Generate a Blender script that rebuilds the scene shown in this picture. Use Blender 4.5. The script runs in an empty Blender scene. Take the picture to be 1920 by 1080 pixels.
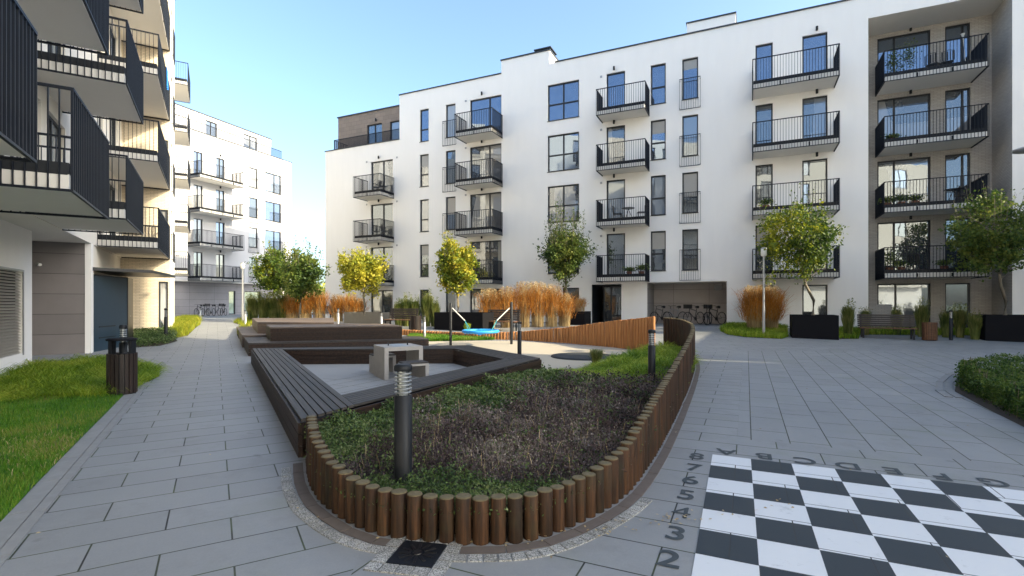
import bpy, math, random
import numpy as np
from mathutils import Vector, Matrix
R = math.radians
# ------------------------------------------------------------------ camera, world, sun
F_PX, HZ, CX, EYE = 949.0, 567.0, 960.0, 1.6
scene = bpy.context.scene
cam = bpy.data.cameras.new('camera'); camo = bpy.data.objects.new('camera', cam)
scene.collection.objects.link(camo)
camo.location = (0, 0, EYE); camo.rotation_euler = (R(90), 0, 0)
cam.lens = 36*F_PX/1920; cam.sensor_width = 36; cam.shift_y = (HZ-540)/1920
cam.clip_start = .05; cam.clip_end = 3000
scene.camera = camo
SUN_EL = R(25); SUNV = Vector((.939, -.344, 0)).normalized()
world = bpy.data.worlds.new('World'); scene.world = world; world.use_nodes = True
wn = world.node_tree.nodes; wl = world.node_tree.links
sky = wn.new('ShaderNodeTexSky'); sky.sky_type = 'NISHITA'; sky.sun_disc = False
sky.sun_elevation = SUN_EL; sky.sun_rotation = math.atan2(SUNV.x, SUNV.y)
sky.air_density = .78; sky.dust_density = 3.0; sky.ozone_density = 3.4; sky.altitude = 100
bg = wn['Background']; bg.inputs[1].default_value = .125
wl.new(sky.outputs[0], bg.inputs[0])
sun = bpy.data.lights.new('sun', 'SUN'); suno = bpy.data.objects.new('sun', sun)
scene.collection.objects.link(suno)
sun.energy = 2.2; sun.angle = R(.5); sun.color = (1, .87, .68)
sd = Vector((SUNV.x*math.cos(SUN_EL), SUNV.y*math.cos(SUN_EL), math.sin(SUN_EL)))
suno.rotation_euler = sd.to_track_quat('Z', 'Y').to_euler(); suno.location = (30, -10, 30)
vs = scene.view_settings; vs.view_transform = 'Standard'; vs.look = 'None'; vs.gamma = 1; vs.exposure = 2.27
vs.use_white_balance = True; vs.white_balance_temperature = 7150; vs.white_balance_tint = 3
rng = np.random.default_rng(7); random.seed(7)

# ------------------------------------------------------------------ measuring helpers
def g(y):                                   # the ground climbs gently towards the far buildings
    t = min(1, max(0, (y-16)/11)); return .4*t*t*(3-2*t)
def gp(px, py, z=0):                        # ground point seen at a pixel (z above the ground)
    Y = 10.
    for _ in range(60): Y = .5*Y+.5*min(80, (EYE-z-g(Y))*F_PX/(py-HZ))
    return Vector(((px-CX)/F_PX*Y, Y, g(Y)))
def gpa(px, py, z):                         # point of absolute height z seen at a pixel
    Y = (EYE-z)*F_PX/(py-HZ); return Vector(((px-CX)/F_PX*Y, Y, z))
def at(px, Y): return Vector(((px-CX)/F_PX*Y, Y, g(Y)))
class Frame:                                # a facade: s along it, e out of it
    def __init__(s, O, u, n):
        s.O = O; l = math.hypot(*u); s.u = (u[0]/l, u[1]/l); l = math.hypot(*n); s.n = (n[0]/l, n[1]/l)
    def pt(f, s, e, z): return (f.O[0]+f.u[0]*s+f.n[0]*e, f.O[1]+f.u[1]*s+f.n[1]*e, z)
    def s(f, px, e=0):
        k = (px-CX)/F_PX
        return (k*(f.O[1]+f.n[1]*e)-(f.O[0]+f.n[0]*e))/(f.u[0]-k*f.u[1])
    def z(f, py, s, e=0): return EYE+(HZ-py)/F_PX*f.pt(s, e, 0)[1]
WF = Frame((0, 0), (1, 0), (0, 1))
MF = Frame((9.36, 26.6), (.907, -.4206), (-.4206, -.907))      # long white building
AF = Frame((-1.94, 0), (-.506, .8625), (.8625, .506))          # left building, e=0 is its balcony line
BF = Frame((-27.16, 46), (.363, .932), (.932, -.363))          # far left building

# ------------------------------------------------------------------ mesh builder
ORG = {}
def link(o, parent=None):
    scene.collection.objects.link(o)
    if parent: o.parent = parent
    return o
def props(o, label=None, cat=None, group=None, kind=None):
    for k, v in (('label', label), ('category', cat), ('group', group), ('kind', kind)):
        if v: o[k] = v
    return o
def thing(name, loc, label, cat, group=None, rz=0):
    o = bpy.data.objects.new(name, None); link(o); o.location = loc; o.rotation_euler = (0, 0, rz)
    o.empty_display_size = .2; ORG[o.name] = Vector(loc); return props(o, label, cat, group)
class MB:
    def __init__(s): s.v = []; s.f = []; s.sm = []
    def add(s, vs_, fs, smooth=False):
        b = len(s.v); s.v += [tuple(p) for p in vs_]; s.f += [tuple(i+b for i in q) for q in fs]; s.sm += [smooth]*len(fs); return s
    def quad(s, a, b, c, d): return s.add((a, b, c, d), ((0, 1, 2, 3),))
    def box(s, f, s0, s1, e0, e1, z0, z1):
        P = [f.pt(a, b, c) for c in (z0, z1) for (a, b) in ((s0, e0), (s1, e0), (s1, e1), (s0, e1))]
        return s.add(P, ((0, 3, 2, 1), (4, 5, 6, 7), (0, 1, 5, 4), (1, 2, 6, 5), (2, 3, 7, 6), (3, 0, 4, 7)))
    def lbox(s, x0, x1, y0, y1, z0, z1): return s.box(WF, x0, x1, y0, y1, z0, z1)
    def prism(s, poly, z0, z1):
        n = len(poly); P = [(p[0], p[1], z0) for p in poly]+[(p[0], p[1], z1) for p in poly]
        return s.add(P, [tuple(range(n-1, -1, -1)), tuple(range(n, 2*n))]+[(i, (i+1) % n, n+(i+1) % n, n+i) for i in range(n)])
    def tube(s, pts, r, n=8, cap=True):
        pts = [Vector(p) for p in pts]; rr = r if isinstance(r, (list, tuple)) else [r]*len(pts); V = []; F = []
        for i, p in enumerate(pts):
            d = (pts[min(i+1, len(pts)-1)]-pts[max(i-1, 0)]).normalized()
            a = d.cross(Vector((0, 0, 1)))
            if a.length < .05: a = d.cross(Vector((1, 0, 0)))
            a.normalize(); b = d.cross(a)
            for k in range(n):
                t = 2*math.pi*k/n; V.append(p+(a*math.cos(t)+b*math.sin(t))*rr[i])
        for i in range(len(pts)-1):
            for k in range(n): F.append((i*n+k, i*n+(k+1) % n, (i+1)*n+(k+1) % n, (i+1)*n+k))
        s.add(V, F, True)
        if cap:
            s.add(V[:n], (tuple(range(n-1, -1, -1)),)); s.add(V[-n:], (tuple(range(n)),))
        return s
    def lathe(s, prof, c=(0, 0, 0), n=20, smooth=True):
        V = []; F = []
        for r, z in prof:
            for k in range(n):
                t = 2*math.pi*k/n; V.append((c[0]+r*math.cos(t), c[1]+r*math.sin(t), c[2]+z))
        for i in range(len(prof)-1):
            for k in range(n): F.append((i*n+k, i*n+(k+1) % n, (i+1)*n+(k+1) % n, (i+1)*n+k))
        s.add(V, F, smooth)
        s.add(V[:n], (tuple(range(n-1, -1, -1)),)); s.add(V[-n:], (tuple(range(n)),)); return s
    def ring(s, c, R_, r, n=28, m=6, axis='y'):
        V = []; F = []
        for i in range(n):
            a = 2*math.pi*i/n
            for j in range(m):
                b = 2*math.pi*j/m; q = R_+r*math.cos(b); w = r*math.sin(b)
                p = (q*math.cos(a), w, q*math.sin(a)) if axis == 'y' else (q*math.cos(a), q*math.sin(a), w)
                V.append((c[0]+p[0], c[1]+p[1], c[2]+p[2]))
        for i in range(n):
            for j in range(m): F.append((i*m+j, ((i+1) % n)*m+j, ((i+1) % n)*m+(j+1) % m, i*m+(j+1) % m))
        return s.add(V, F, True)
    def build(s, name, m, parent=None, label=None):
        o = Vector((0, 0, 0)) if parent is None else ORG[parent.name]
        me = bpy.data.meshes.new(name)
        me.from_pydata([(v[0]-o.x, v[1]-o.y, v[2]-o.z) for v in s.v], [], s.f)
        if any(s.sm): me.polygons.foreach_set('use_smooth', s.sm)
        me.materials.append(m); ob = link(bpy.data.objects.new(name, me), parent); ORG[ob.name] = o
        if label: ob['label'] = label
        return ob
def npmesh(name, V, F, m, parent=None, smooth=False):
    o = Vector((0, 0, 0)) if parent is None else ORG[parent.name]
    V = np.asarray(V, dtype=np.float32)-np.array(o, dtype=np.float32); F = np.asarray(F, dtype=np.int32)
    me = bpy.data.meshes.new(name); n, k = F.shape
    me.vertices.add(len(V)); me.vertices.foreach_set('co', V.ravel())
    me.loops.add(n*k); me.loops.foreach_set('vertex_index', F.ravel())
    me.polygons.add(n); me.polygons.foreach_set('loop_start', np.arange(0, n*k, k, dtype=np.int32))
    me.polygons.foreach_set('loop_total', np.full(n, k, dtype=np.int32))
    me.update(calc_edges=True); me.validate(); me.materials.append(m)
    ob = link(bpy.data.objects.new(name, me), parent); ORG[ob.name] = o; return ob

# ------------------------------------------------------------------ materials
class NT:
    def __init__(s, name, rough=.6, metal=0., spec=.5):
        s.m = bpy.data.materials.new(name); s.m.use_nodes = True; s.n = s.m.node_tree.nodes; s.l = s.m.node_tree.links
        s.b = s.n['Principled BSDF']; s.set(s.b, 'Roughness', rough); s.set(s.b, 'Metallic', metal); s.set(s.b, 'Specular IOR Level', spec)
        s.pos = s.n.new('ShaderNodeNewGeometry'); s._p = s.pos.outputs['Position']
    def set(s, nd, k, v):
        if hasattr(v, 'links'): s.l.new(v, nd.inputs[k])
        else: nd.inputs[k].default_value = v
    def math(s, op, a, b=0., c=0.):
        nd = s.n.new('ShaderNodeMath'); nd.operation = op
        for i, x in enumerate((a, b, c)): s.set(nd, i, x)
        return nd.outputs[0]
    def noise(s, scale=5., detail=3., vec=None, rough=.55, out=0):
        nd = s.n.new('ShaderNodeTexNoise'); s.set(nd, 'Scale', scale); s.set(nd, 'Detail', detail); s.set(nd, 'Roughness', rough)
        s.l.new(vec or s._p, nd.inputs['Vector']); return nd.outputs[out]
    def map(s, vec=None, rot=(0, 0, 0), scale=(1, 1, 1), loc=(0, 0, 0)):
        nd = s.n.new('ShaderNodeMapping'); s.l.new(vec or s._p, nd.inputs[0])
        nd.inputs['Rotation'].default_value = rot; nd.inputs['Scale'].default_value = scale; nd.inputs['Location'].default_value = loc; return nd.outputs[0]
    def ramp(s, fac, stops, interp='LINEAR'):
        nd = s.n.new('ShaderNodeValToRGB'); nd.color_ramp.interpolation = interp; e = nd.color_ramp.elements
        while len(e) < len(stops): e.new(.5)
        for q, (p, c) in zip(e, stops): q.position = p; q.color = c if len(c) == 4 else (*c, 1)
        s.l.new(fac, nd.inputs[0]); return nd.outputs[0]
    def mix(s, fac, a, b, mode='MIX'):
        nd = s.n.new('ShaderNodeMix'); nd.data_type = 'RGBA'; nd.blend_type = mode
        s.set(nd, 0, fac)
        for i, x in ((6, a), (7, b)): s.set(nd, i, x if hasattr(x, 'links') else (*x[:3], 1))
        return nd.outputs[2]
    def brick(s, vec, w, h, mortar, offset=.5, c1=(1, 1, 1, 1), c2=(.8, .8, .8, 1), smooth=.1):
        nd = s.n.new('ShaderNodeTexBrick'); s.l.new(vec, nd.inputs['Vector']); nd.offset = offset; nd.squash = 1
        for k, v in (('Scale', 1.), ('Brick Width', w), ('Row Height', h), ('Mortar Size', mortar), ('Mortar Smooth', smooth), ('Bias', 0.), ('Color1', c1), ('Color2', c2), ('Mortar', (0, 0, 0, 1))): s.set(nd, k, v)
        return nd.outputs
    def planevec(s, u):                          # (distance along a wall, height)
        nd = s.n.new('ShaderNodeVectorMath'); nd.operation = 'DOT_PRODUCT'; s.l.new(s._p, nd.inputs[0]); nd.inputs[1].default_value = (u[0], u[1], 0)
        sp = s.n.new('ShaderNodeSeparateXYZ'); s.l.new(s._p, sp.inputs[0]); cb = s.n.new('ShaderNodeCombineXYZ')
        s.l.new(nd.outputs['Value'], cb.inputs[0]); s.l.new(sp.outputs[2], cb.inputs[1]); return cb.outputs[0]
    def color(s, c): s.set(s.b, 'Base Color', c if hasattr(c, 'links') else (*c[:3], 1)); return s
    def bump(s, h, strength=.3, dist=.01):
        nd = s.n.new('ShaderNodeBump'); s.set(nd, 'Strength', strength); s.set(nd, 'Distance', dist); s.l.new(h, nd.inputs['Height']); s.l.new(nd.outputs[0], s.b.inputs['Normal']); return s
    def island(s): return s.pos.outputs['Random Per Island']
def plain(name, c, rough=.5, metal=0., var=.12, sc=6., spec=.5):
    t = NT(name, rough, metal, spec); n = t.noise(sc, 4)
    t.color(t.mix(n, tuple(x*(1-var) for x in c), tuple(x*(1+var) for x in c))); return t.m
def plaster(name, c):
    t = NT(name, .85, 0, .25); n = t.noise(.35, 4); f = t.noise(3, 5, t.map(scale=(1, 1, .18)))
    a = t.mix(n, tuple(x*.95 for x in c), tuple(min(.9, x*1.02) for x in c))
    t.color(t.mix(t.math('MULTIPLY', f, .13), a, (.55, .53, .5), 'MULTIPLY')); t.bump(t.noise(160, 2), .15, .004); return t.m
def brickm(name, u, c, w=.25, h=.065):
    t = NT(name, .85, 0, .25); o = t.brick(t.planevec(u), w, h, .006, c1=(*c, 1), c2=(*[x*.86 for x in c], 1), smooth=.2)
    t.color(t.mix(o[1], o[0], tuple(x*.55 for x in c))); t.bump(t.math('SUBTRACT', 1, o[1]), .7, .008); return t.m
def panelm(name, u, c, w=1.7, h=.6):
    t = NT(name, .6, 0, .4); o = t.brick(t.planevec(u), w, h, .007, 0., c1=(*c, 1), c2=(*[x*.88 for x in c], 1), smooth=.05)
    n = t.noise(1.3, 5); b = t.mix(n, (.8, .8, .8), (1.15, 1.15, 1.15))
    t.color(t.mix(o[1], t.mix(1., o[0], b, 'MULTIPLY'), tuple(x*.25 for x in c))); t.bump(t.math('SUBTRACT', 1, o[1]), .6, .008); return t.m
def glassm(name, inner, curtain=None, seed=0., u=(1, 0), refl=.32, tint=(.8, .9, 1)):
    t = NT(name, .5); v = t.planevec(u)
    w = t.noise(1.1+seed*.13, 3, t.map(v, loc=(seed*7.3, seed*3.1, 0)))
    c = t.ramp(w, [(.35, inner), (.6, tuple(x*2.6 for x in inner))])
    if curtain:
        fold = t.n.new('ShaderNodeTexWave'); t.l.new(v, fold.inputs[0]); fold.inputs['Scale'].default_value = 9; fold.inputs['Distortion'].default_value = 2.
        cc = t.mix(fold.outputs[1], tuple(x*.75 for x in curtain), curtain)
        k = t.math('GREATER_THAN', t.noise(.55, 0, t.map(v, scale=(1, .2, 1), loc=(seed*5.7, seed, 0))), .47)
        c = t.mix(k, c, cc)
    t.color(c); gl = t.n.new('ShaderNodeBsdfGlossy'); gl.inputs['Roughness'].default_value = .015; gl.inputs['Color'].default_value = (*tint, 1)
    bp = t.n.new('ShaderNodeBump'); t.set(bp, 'Strength', .02); t.set(bp, 'Distance', .05); t.l.new(t.noise(1.3, 2), bp.inputs['Height']); t.l.new(bp.outputs[0], gl.inputs['Normal'])
    lw = t.n.new('ShaderNodeFresnel'); lw.inputs[0].default_value = 1.9
    mx = t.n.new('ShaderNodeMixShader'); t.l.new(t.math('MULTIPLY_ADD', lw.outputs[0], .9, refl), mx.inputs[0])
    t.l.new(t.b.outputs[0], mx.inputs[1]); t.l.new(gl.outputs[0], mx.inputs[2])
    t.l.new(mx.outputs[0], t.n['Material Output'].inputs[0]); return t.m
def woodm(name, a, b, d=(1, 0, 0), rough=.6, sc=1.):
    t = NT(name, rough, 0, .35); isl = t.island()
    rot = math.atan2(d[1], d[0]); v = t.map(rot=(0, 0, -rot)) if d[2] == 0 else t._p
    v = t.map(v, scale=(1.2, 22, 22) if d[2] == 0 else (22, 22, 1.2)); n = t.noise(sc, 6, v, .65)
    c = t.mix(t.ramp(n, [(.3, (0, 0, 0)), (.72, (1, 1, 1))]), a, b)
    k = t.mix(isl, (.72, .72, .72), (1.25, 1.2, 1.15)); t.color(t.mix(1., c, k, 'MULTIPLY')); t.bump(n, .35, .004); return t.m
def leafm(name, cols, rough=.55, trans=.35, patch=.6):
    t = NT(name, rough, 0, .3); isl = t.island(); n = t.noise(patch, 2)
    f = t.math('ADD', t.math('MULTIPLY', isl, .55), t.math('MULTIPLY_ADD', n, 1.5, -.53))
    k = len(cols)-1; t.color(t.ramp(f, [(.12+.76*i/k, c) for i, c in enumerate(cols)]))
    col = t.b.inputs['Base Color'].links[0].from_socket
    tr = t.n.new('ShaderNodeBsdfTranslucent'); t.l.new(col, tr.inputs[0]); mx = t.n.new('ShaderNodeMixShader'); mx.inputs[0].default_value = trans
    t.l.new(t.b.outputs[0], mx.inputs[1]); t.l.new(tr.outputs[0], mx.inputs[2]); t.l.new(mx.outputs[0], t.n['Material Output'].inputs[0]); return t.m
M = {}
M['white'] = plaster('white plaster', (.86, .84, .81))
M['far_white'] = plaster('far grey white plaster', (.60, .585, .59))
M['cream'] = plaster('cream plaster', (.80, .76, .69))
M['soffit'] = plaster('soffit plaster', (.72, .69, .64))
M['slab'] = plaster('balcony slab', (.74, .72, .68))
M['metal'] = plain('anthracite metal', (.010, .012, .016), .5, 0., spec=.3)
M['blade'] = plain('railing steel', (.006, .009, .016), .5, 0., spec=.22)
M['frame'] = plain('window frame', (.018, .021, .026), .45, spec=.4)
M['blind'] = plain('roller blind', (.34, .33, .31), .3, 0, .06, 3)
M['coping'] = plain('roof coping', (.05, .055, .06), .4, .5)
M['navy'] = plain('navy door paint', (.022, .045, .07), .35)
M['black'] = plain('black plastic', (.012, .012, .014), .4)
M['steel'] = plain('galvanised steel', (.35, .36, .37), .35, .7)
M['concrete'] = plain('fair faced concrete', (.40, .37, .34), .8, 0, .18, 9)
M['planter'] = plain('planter steel', (.008, .008, .010), .75, 0., spec=.12)
M['planterlit'] = plain('lit tone planter steel', (.20, .18, .15), .75)  # paler copy of the planter steel, with the light on it in the colour
M['brick_m'] = brickm('beige brick', MF.u, (.47, .44, .405))
M['brick_mn'] = brickm('beige brick return', MF.n, (.47, .44, .405))
M['brick_a'] = brickm('pale brick', AF.n, (.66, .57, .44))
M['brick_au'] = brickm('pale brick side', AF.u, (.66, .57, .44))
M['shingle'] = brickm('brown shingle', MF.u, (.26, .21, .175), .5, .3)
M['panel_m'] = panelm('grey cladding', MF.u, (.40, .36, .34), 1.9, .78)
M['panel_a'] = panelm('graphite cladding', AF.n, (.21, .19, .185), 3.2, .62)
M['panel_b'] = panelm('far grey cladding', BF.u, (.30, .28, .29), 2.4, .62)
M['timberdark'] = woodm('dark decking', (.030, .026, .024), (.075, .066, .060), (AF.u[0], AF.u[1], 0))
M['deckside'] = woodm('shade tone deck boards', (.010, .006, .005), (.046, .026, .017), (.45, .9, 0))  # board colour darkened for the shade on the deck fronts
M['decklit'] = woodm('lit tone decking', (.10, .075, .058), (.18, .135, .105), (1, .2, 0))  # paler copy of the decking, sunlight put into its colour
M['log'] = woodm('lit tone log wood', (.22, .085, .028), (.52, .24, .085), (0, 0, 1))  # saturated wood, brightened further so the backlit fence looks sunlit
def logm():  # very dark mottled wood with olive blotches and paler ends
    t = NT('dark log wood', .7, 0, .3); oi = t.n.new('ShaderNodeObjectInfo')
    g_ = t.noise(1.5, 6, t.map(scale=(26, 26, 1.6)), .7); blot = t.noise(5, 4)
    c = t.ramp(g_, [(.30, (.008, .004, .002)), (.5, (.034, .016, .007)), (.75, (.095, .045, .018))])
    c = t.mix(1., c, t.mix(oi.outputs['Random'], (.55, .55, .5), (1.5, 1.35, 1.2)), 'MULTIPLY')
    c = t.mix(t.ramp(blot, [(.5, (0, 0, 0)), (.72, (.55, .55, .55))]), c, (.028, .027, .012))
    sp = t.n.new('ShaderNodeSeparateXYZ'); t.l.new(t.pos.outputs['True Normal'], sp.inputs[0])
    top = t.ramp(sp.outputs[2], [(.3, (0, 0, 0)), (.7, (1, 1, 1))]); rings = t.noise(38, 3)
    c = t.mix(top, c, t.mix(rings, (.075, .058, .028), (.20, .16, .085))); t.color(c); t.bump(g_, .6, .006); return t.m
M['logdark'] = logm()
M['benchwood'] = woodm('bench slats', (.10, .045, .025), (.22, .11, .06), (MF.u[0], MF.u[1], 0))
M['binwood'] = woodm('bin slats', (.010, .007, .006), (.034, .021, .017), (0, 0, 1))
M['bark'] = woodm('bark', (.10, .085, .06), (.22, .19, .14), (0, 0, 1))
M['tyre'] = plain('tyre rubber', (.012, .012, .012), .7)
M['bikeblack'] = plain('black bicycle paint', (.02, .02, .022), .3)
M['bikegrey'] = plain('grey bicycle paint', (.25, .26, .27), .3)
M['bikeblue'] = plain('blue bicycle paint', (.03, .05, .12), .3)
M['soil'] = plain('bed soil', (.045, .032, .022), .9, 0, .4, 14)
M['blue'] = plain('blue webbing', (.02, .30, .75), .5)
M['rope'] = plain('white rope', (.6, .6, .56), .8)
M['teal'] = plain('teal rope', (.03, .25, .28), .8)
M['rubber'] = plain('trampoline mat', (.02, .025, .03), .8)
M['pot'] = plain('clay pot', (.16, .07, .04), .7)
M['cloth'] = plain('blue towel', (.02, .18, .55), .9)
M['clothw'] = plain('patterned cloth', (.55, .30, .28), .9, 0, .5, 20)
M['lampwhite'] = plain('opal lamp glass', (.72, .71, .66), .3)
M['lens'] = plain('ribbed lens', (.22, .24, .25), .08, .7)
M['louvre'] = plain('louvre slats', (.50, .46, .40), .45, .4)
M['louvreback'] = plain('louvre shadow', (.03, .03, .03), .9)  # near-black sheet standing in for the shade behind the slats
gm = [glassm('glass %d' % i, (.010, .014, .020), cur, i*1.7, MF.u, rf, tn) for i, (cur, rf, tn) in enumerate([(None, .12, (.8, .9, 1)), ((.24, .24, .24), .1, (.85, .92, 1)), ((.30, .29, .26), .1, (.9, .95, 1)), (None, .2, (.60, .75, .98)), ((.14, .16, .19), .12, (.8, .9, 1))])]
M['glassg'] = glassm('green shop glass', (.06, .11, .10), None, 3, BF.u, .22, (.8, .95, .9))
M['leaf_g'] = leafm('green foliage', [(.022, .050, .012), (.06, .11, .022), (.13, .18, .035), (.22, .24, .05)])
M['leaf_gy'] = leafm('green foliage turning', [(.025, .055, .012), (.06, .11, .02), (.13, .18, .02), (.32, .32, .02)])
M['leaf_y'] = leafm('yellow foliage', [(.10, .15, .02), (.32, .32, .03), (.55, .47, .06)])
M['leaf_o'] = leafm('yellow orange foliage', [(.09, .15, .02), (.28, .30, .03), (.58, .44, .05)], patch=.9)
M['grass_o'] = leafm('orange miscanthus', [(.26, .12, .03), (.50, .20, .035), (.58, .30, .07)], patch=1.5)
M['grass_s'] = leafm('straw grass', [(.26, .18, .09), (.46, .34, .18), (.60, .48, .28)], patch=1.5)
M['grass_g'] = leafm('green reed', [(.06, .10, .025), (.17, .20, .05), (.34, .32, .12)], patch=1.5)
M['sedge'] = leafm('bright sedge', [(.08, .17, .012), (.24, .36, .025), (.46, .50, .07)], patch=1.2)
M['sedge_y'] = leafm('yellow sedge', [(.10, .16, .015), (.26, .30, .02), (.36, .33, .04)], patch=1.2)
M['bed_b'] = leafm('brown dwarf shrub', [(.030, .020, .020), (.085, .058, .058), (.14, .105, .098), (.28, .24, .21)], patch=1.1, trans=.15)
M['bed_g'] = leafm('green dwarf shrub', [(.02, .045, .012), (.055, .10, .028), (.12, .18, .05), (.20, .24, .10)], patch=1.4, trans=.2)
M['lawn'] = leafm('lawn blades', [(.030, .11, .008), (.07, .20, .012), (.12, .24, .02), (.26, .27, .06)], patch=1.1, trans=.3)
M['hedge'] = leafm('hedge leaves', [(.02, .05, .010), (.06, .12, .02), (.15, .21, .04)], patch=2.)

def paving():
    t = NT('concrete slab paving', .62, 0, .45)
    sp = t.n.new('ShaderNodeSeparateXYZ'); t.l.new(t._p, sp.inputs[0]); x, y = sp.outputs[0], sp.outputs[1]
    def lin(a, b, c): return t.math('ADD', t.math('MULTIPLY_ADD', x, a, c), t.math('MULTIPLY', y, b))
    def rot(u, loc=(0, 0, 0)): return t.map(rot=(0, 0, -math.atan2(u[1], u[0])), loc=loc)
    A = t.brick(rot(AF.n, (.3, .12, 0)), .8, .4, .006, smooth=.15)
    Bk = t.brick(rot(MF.u, (.1, .2, 0)), .8, .4, .006, smooth=.15)
    Ck = t.brick(rot((.42, .907), (.2, .05, 0)), .8, .4, .006, smooth=.15)
    Dk = t.brick(rot((1, .03), (.2, .05, 0)), .8, .4, .006, smooth=.15)
    right = t.math('GREATER_THAN', lin(.9, .1, .55), 0.)                 # right of the drain
    p = gp(1387, 824); q = gp(1912, 874); nx, ny = -(q.y-p.y), (q.x-p.x)
    far = t.math('GREATER_THAN', lin(nx, ny, -(nx*p.x+ny*p.y)), 0.)
    p = gp(1384, 790); east = t.math('GREATER_THAN', lin(.907, -.4206, -(.907*p.x-.4206*p.y)), 0.)
    zc = t.math('MULTIPLY', far, east)
    zd = t.math('GREATER_THAN', lin(.05, 1, -17.0), 0.)
    fac = t.mix(right, A[1], t.mix(zc, Bk[1], Ck[1])); tone = t.mix(right, A[0], t.mix(zc, Bk[0], Ck[0]))
    both = t.math('MULTIPLY', zd, right)
    fac = t.mix(both, fac, Dk[1]); tone = t.mix(both, tone, Dk[0])
    n1 = t.noise(.5, 5); n2 = t.noise(7, 6, rough=.7); n3 = t.noise(90, 3)
    base = t.ramp(n1, [(.3, (.225, .235, .24)), (.7, (.305, .31, .31))])
    base = t.mix(.35, base, t.ramp(n2, [(.35, (.19, .20, .205)), (.65, (.33, .33, .325))]))
    base = t.mix(.5, base, t.mix(n3, (.20, .21, .215), (.32, .32, .32)))
    base = t.mix(.5, base, t.mix(1., base, tone, 'MULTIPLY'))
    moss = t.ramp(t.noise(.9, 5), [(.56, (0, 0, 0)), (.75, (1, 1, 1))]); base = t.mix(t.math('MULTIPLY', moss, .32), base, (.15, .18, .10))
    st = t.ramp(t.noise(3.3, 3, rough=.4), [(.70, (0, 0, 0)), (.73, (1, 1, 1))]); base = t.mix(t.math('MULTIPLY', st, .3), base, (.09, .09, .085))
    jc = t.ramp(t.noise(2.2, 3), [(.42, (.014, .014, .013)), (.62, (.05, .065, .02))])
    dirt = t.ramp(t.noise(1.7, 6, rough=.75), [(.52, (0, 0, 0)), (.68, (1, 1, 1))]); base = t.mix(t.math('MULTIPLY', dirt, .22), base, (.12, .115, .105))
    t.color(t.mix(fac, base, jc)); t.bump(t.math('ADD', t.math('MULTIPLY', fac, -1.), t.math('MULTIPLY', n3, .12)), .5, .006)
    t.set(t.b, 'Roughness', t.math('MULTIPLY_ADD', n2, .3, .42))
    return t.m, fac
M['paving'], _ = paving()
def paint(name, c):                       # painted squares: the slab joints still show through
    t = NT(name, .55, 0, .4); rot = t.map(rot=(0, 0, -math.atan2(MF.u[1], MF.u[0])), loc=(.1, .2, 0))
    b = t.brick(rot, .8, .4, .0045, smooth=.15); n = t.noise(6, 6, rough=.75); w = t.ramp(n, [(.28, (.75, .75, .75)), (.40, (1, 1, 1))])
    w2 = t.ramp(t.noise(38, 4, rough=.8), [(.24, (.7, .7, .7)), (.34, (1, 1, 1))])
    t.color(t.mix(b[1], t.mix(1., t.mix(1., c, w, 'MULTIPLY'), w2, 'MULTIPLY'), (.03, .03, .03))); t.bump(t.math('MULTIPLY', b[1], -1.), .5, .006); return t.m
M['paintw'] = paint('white board paint', (.66, .68, .70)); M['paintb'] = paint('black board paint', (.028, .036, .042))
M['letter'] = plain('dark letter paint', (.045, .055, .06), .6, 0, .3, 20)
def sett():
    t = NT('granite setts', .8, 0, .3); n = t.noise(110, 3, rough=.8); c = t.ramp(n, [(.4, (.10, .10, .10)), (.6, (.55, .54, .52))])
    t.color(t.mix(1., c, t.mix(t.island(), (.75, .75, .72), (1.1, 1.1, 1.08)), 'MULTIPLY')); t.bump(n, .5, .004); return t.m
M['sett'] = sett()
M['edging'] = plain('brown edging stone', (.13, .105, .09), .8, 0, .25, 12)
M['kerb'] = plain('concrete kerb', (.24, .24, .235), .8, 0, .2, 8)
M['play'] = plain('pale safety surface', (.42, .37, .29), .9, 0, .1, 30)
M['turf'] = plain('turf base', (.045, .13, .012), .9, 0, .45, 2.2)
M['earth'] = plain('earth', (.12, .13, .07), .95, 0, .3, .5)

# ------------------------------------------------------------------ ground sheets
def sheet(name, poly, m, dz, kind='structure', zf=None, step=1.):
    """polygon draped on the ground: cut along y (and x) lines so it follows the slope"""
    import bmesh
    bm = bmesh.new(); bm.faces.new([bm.verts.new((p[0], p[1], 0)) for p in poly])
    ys = [p[1] for p in poly]; xs = [p[0] for p in poly]
    cuts = [y for y in np.arange(14, 28.1, step if not zf else 1.)]
    for y in cuts:
        if min(ys) < y < max(ys): bmesh.ops.bisect_plane(bm, geom=bm.verts[:]+bm.edges[:]+bm.faces[:], plane_co=(0, y, 0), plane_no=(0, 1, 0))
    if zf:
        for y in np.arange(min(ys), min(14, max(ys)), .5): bmesh.ops.bisect_plane(bm, geom=bm.verts[:]+bm.edges[:]+bm.faces[:], plane_co=(0, y, 0), plane_no=(0, 1, 0))
    for v in bm.verts: v.co.z = (zf(v.co.x, v.co.y) if zf else g(v.co.y))+dz
    bmesh.ops.triangulate(bm, faces=bm.faces[:]); bmesh.ops.recalc_face_normals(bm, faces=bm.faces[:])
    me = bpy.data.meshes.new(name); bm.to_mesh(me); bm.free(); me.materials.append(m)
    for p in me.polygons:
        if p.normal.z < 0: p.flip()
    o = link(bpy.data.objects.new(name, me)); ORG[o.name] = Vector((0, 0, 0)); props(o, kind=kind); return o
sheet('ground', [(-600, -400), (600, -400), (600, 900), (-600, 900)], M['earth'], 0)
sheet('paving', [(-40, -45), (34, -45), (34, 60), (-40, 60)], M['paving'], .008, step=.5)

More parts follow.
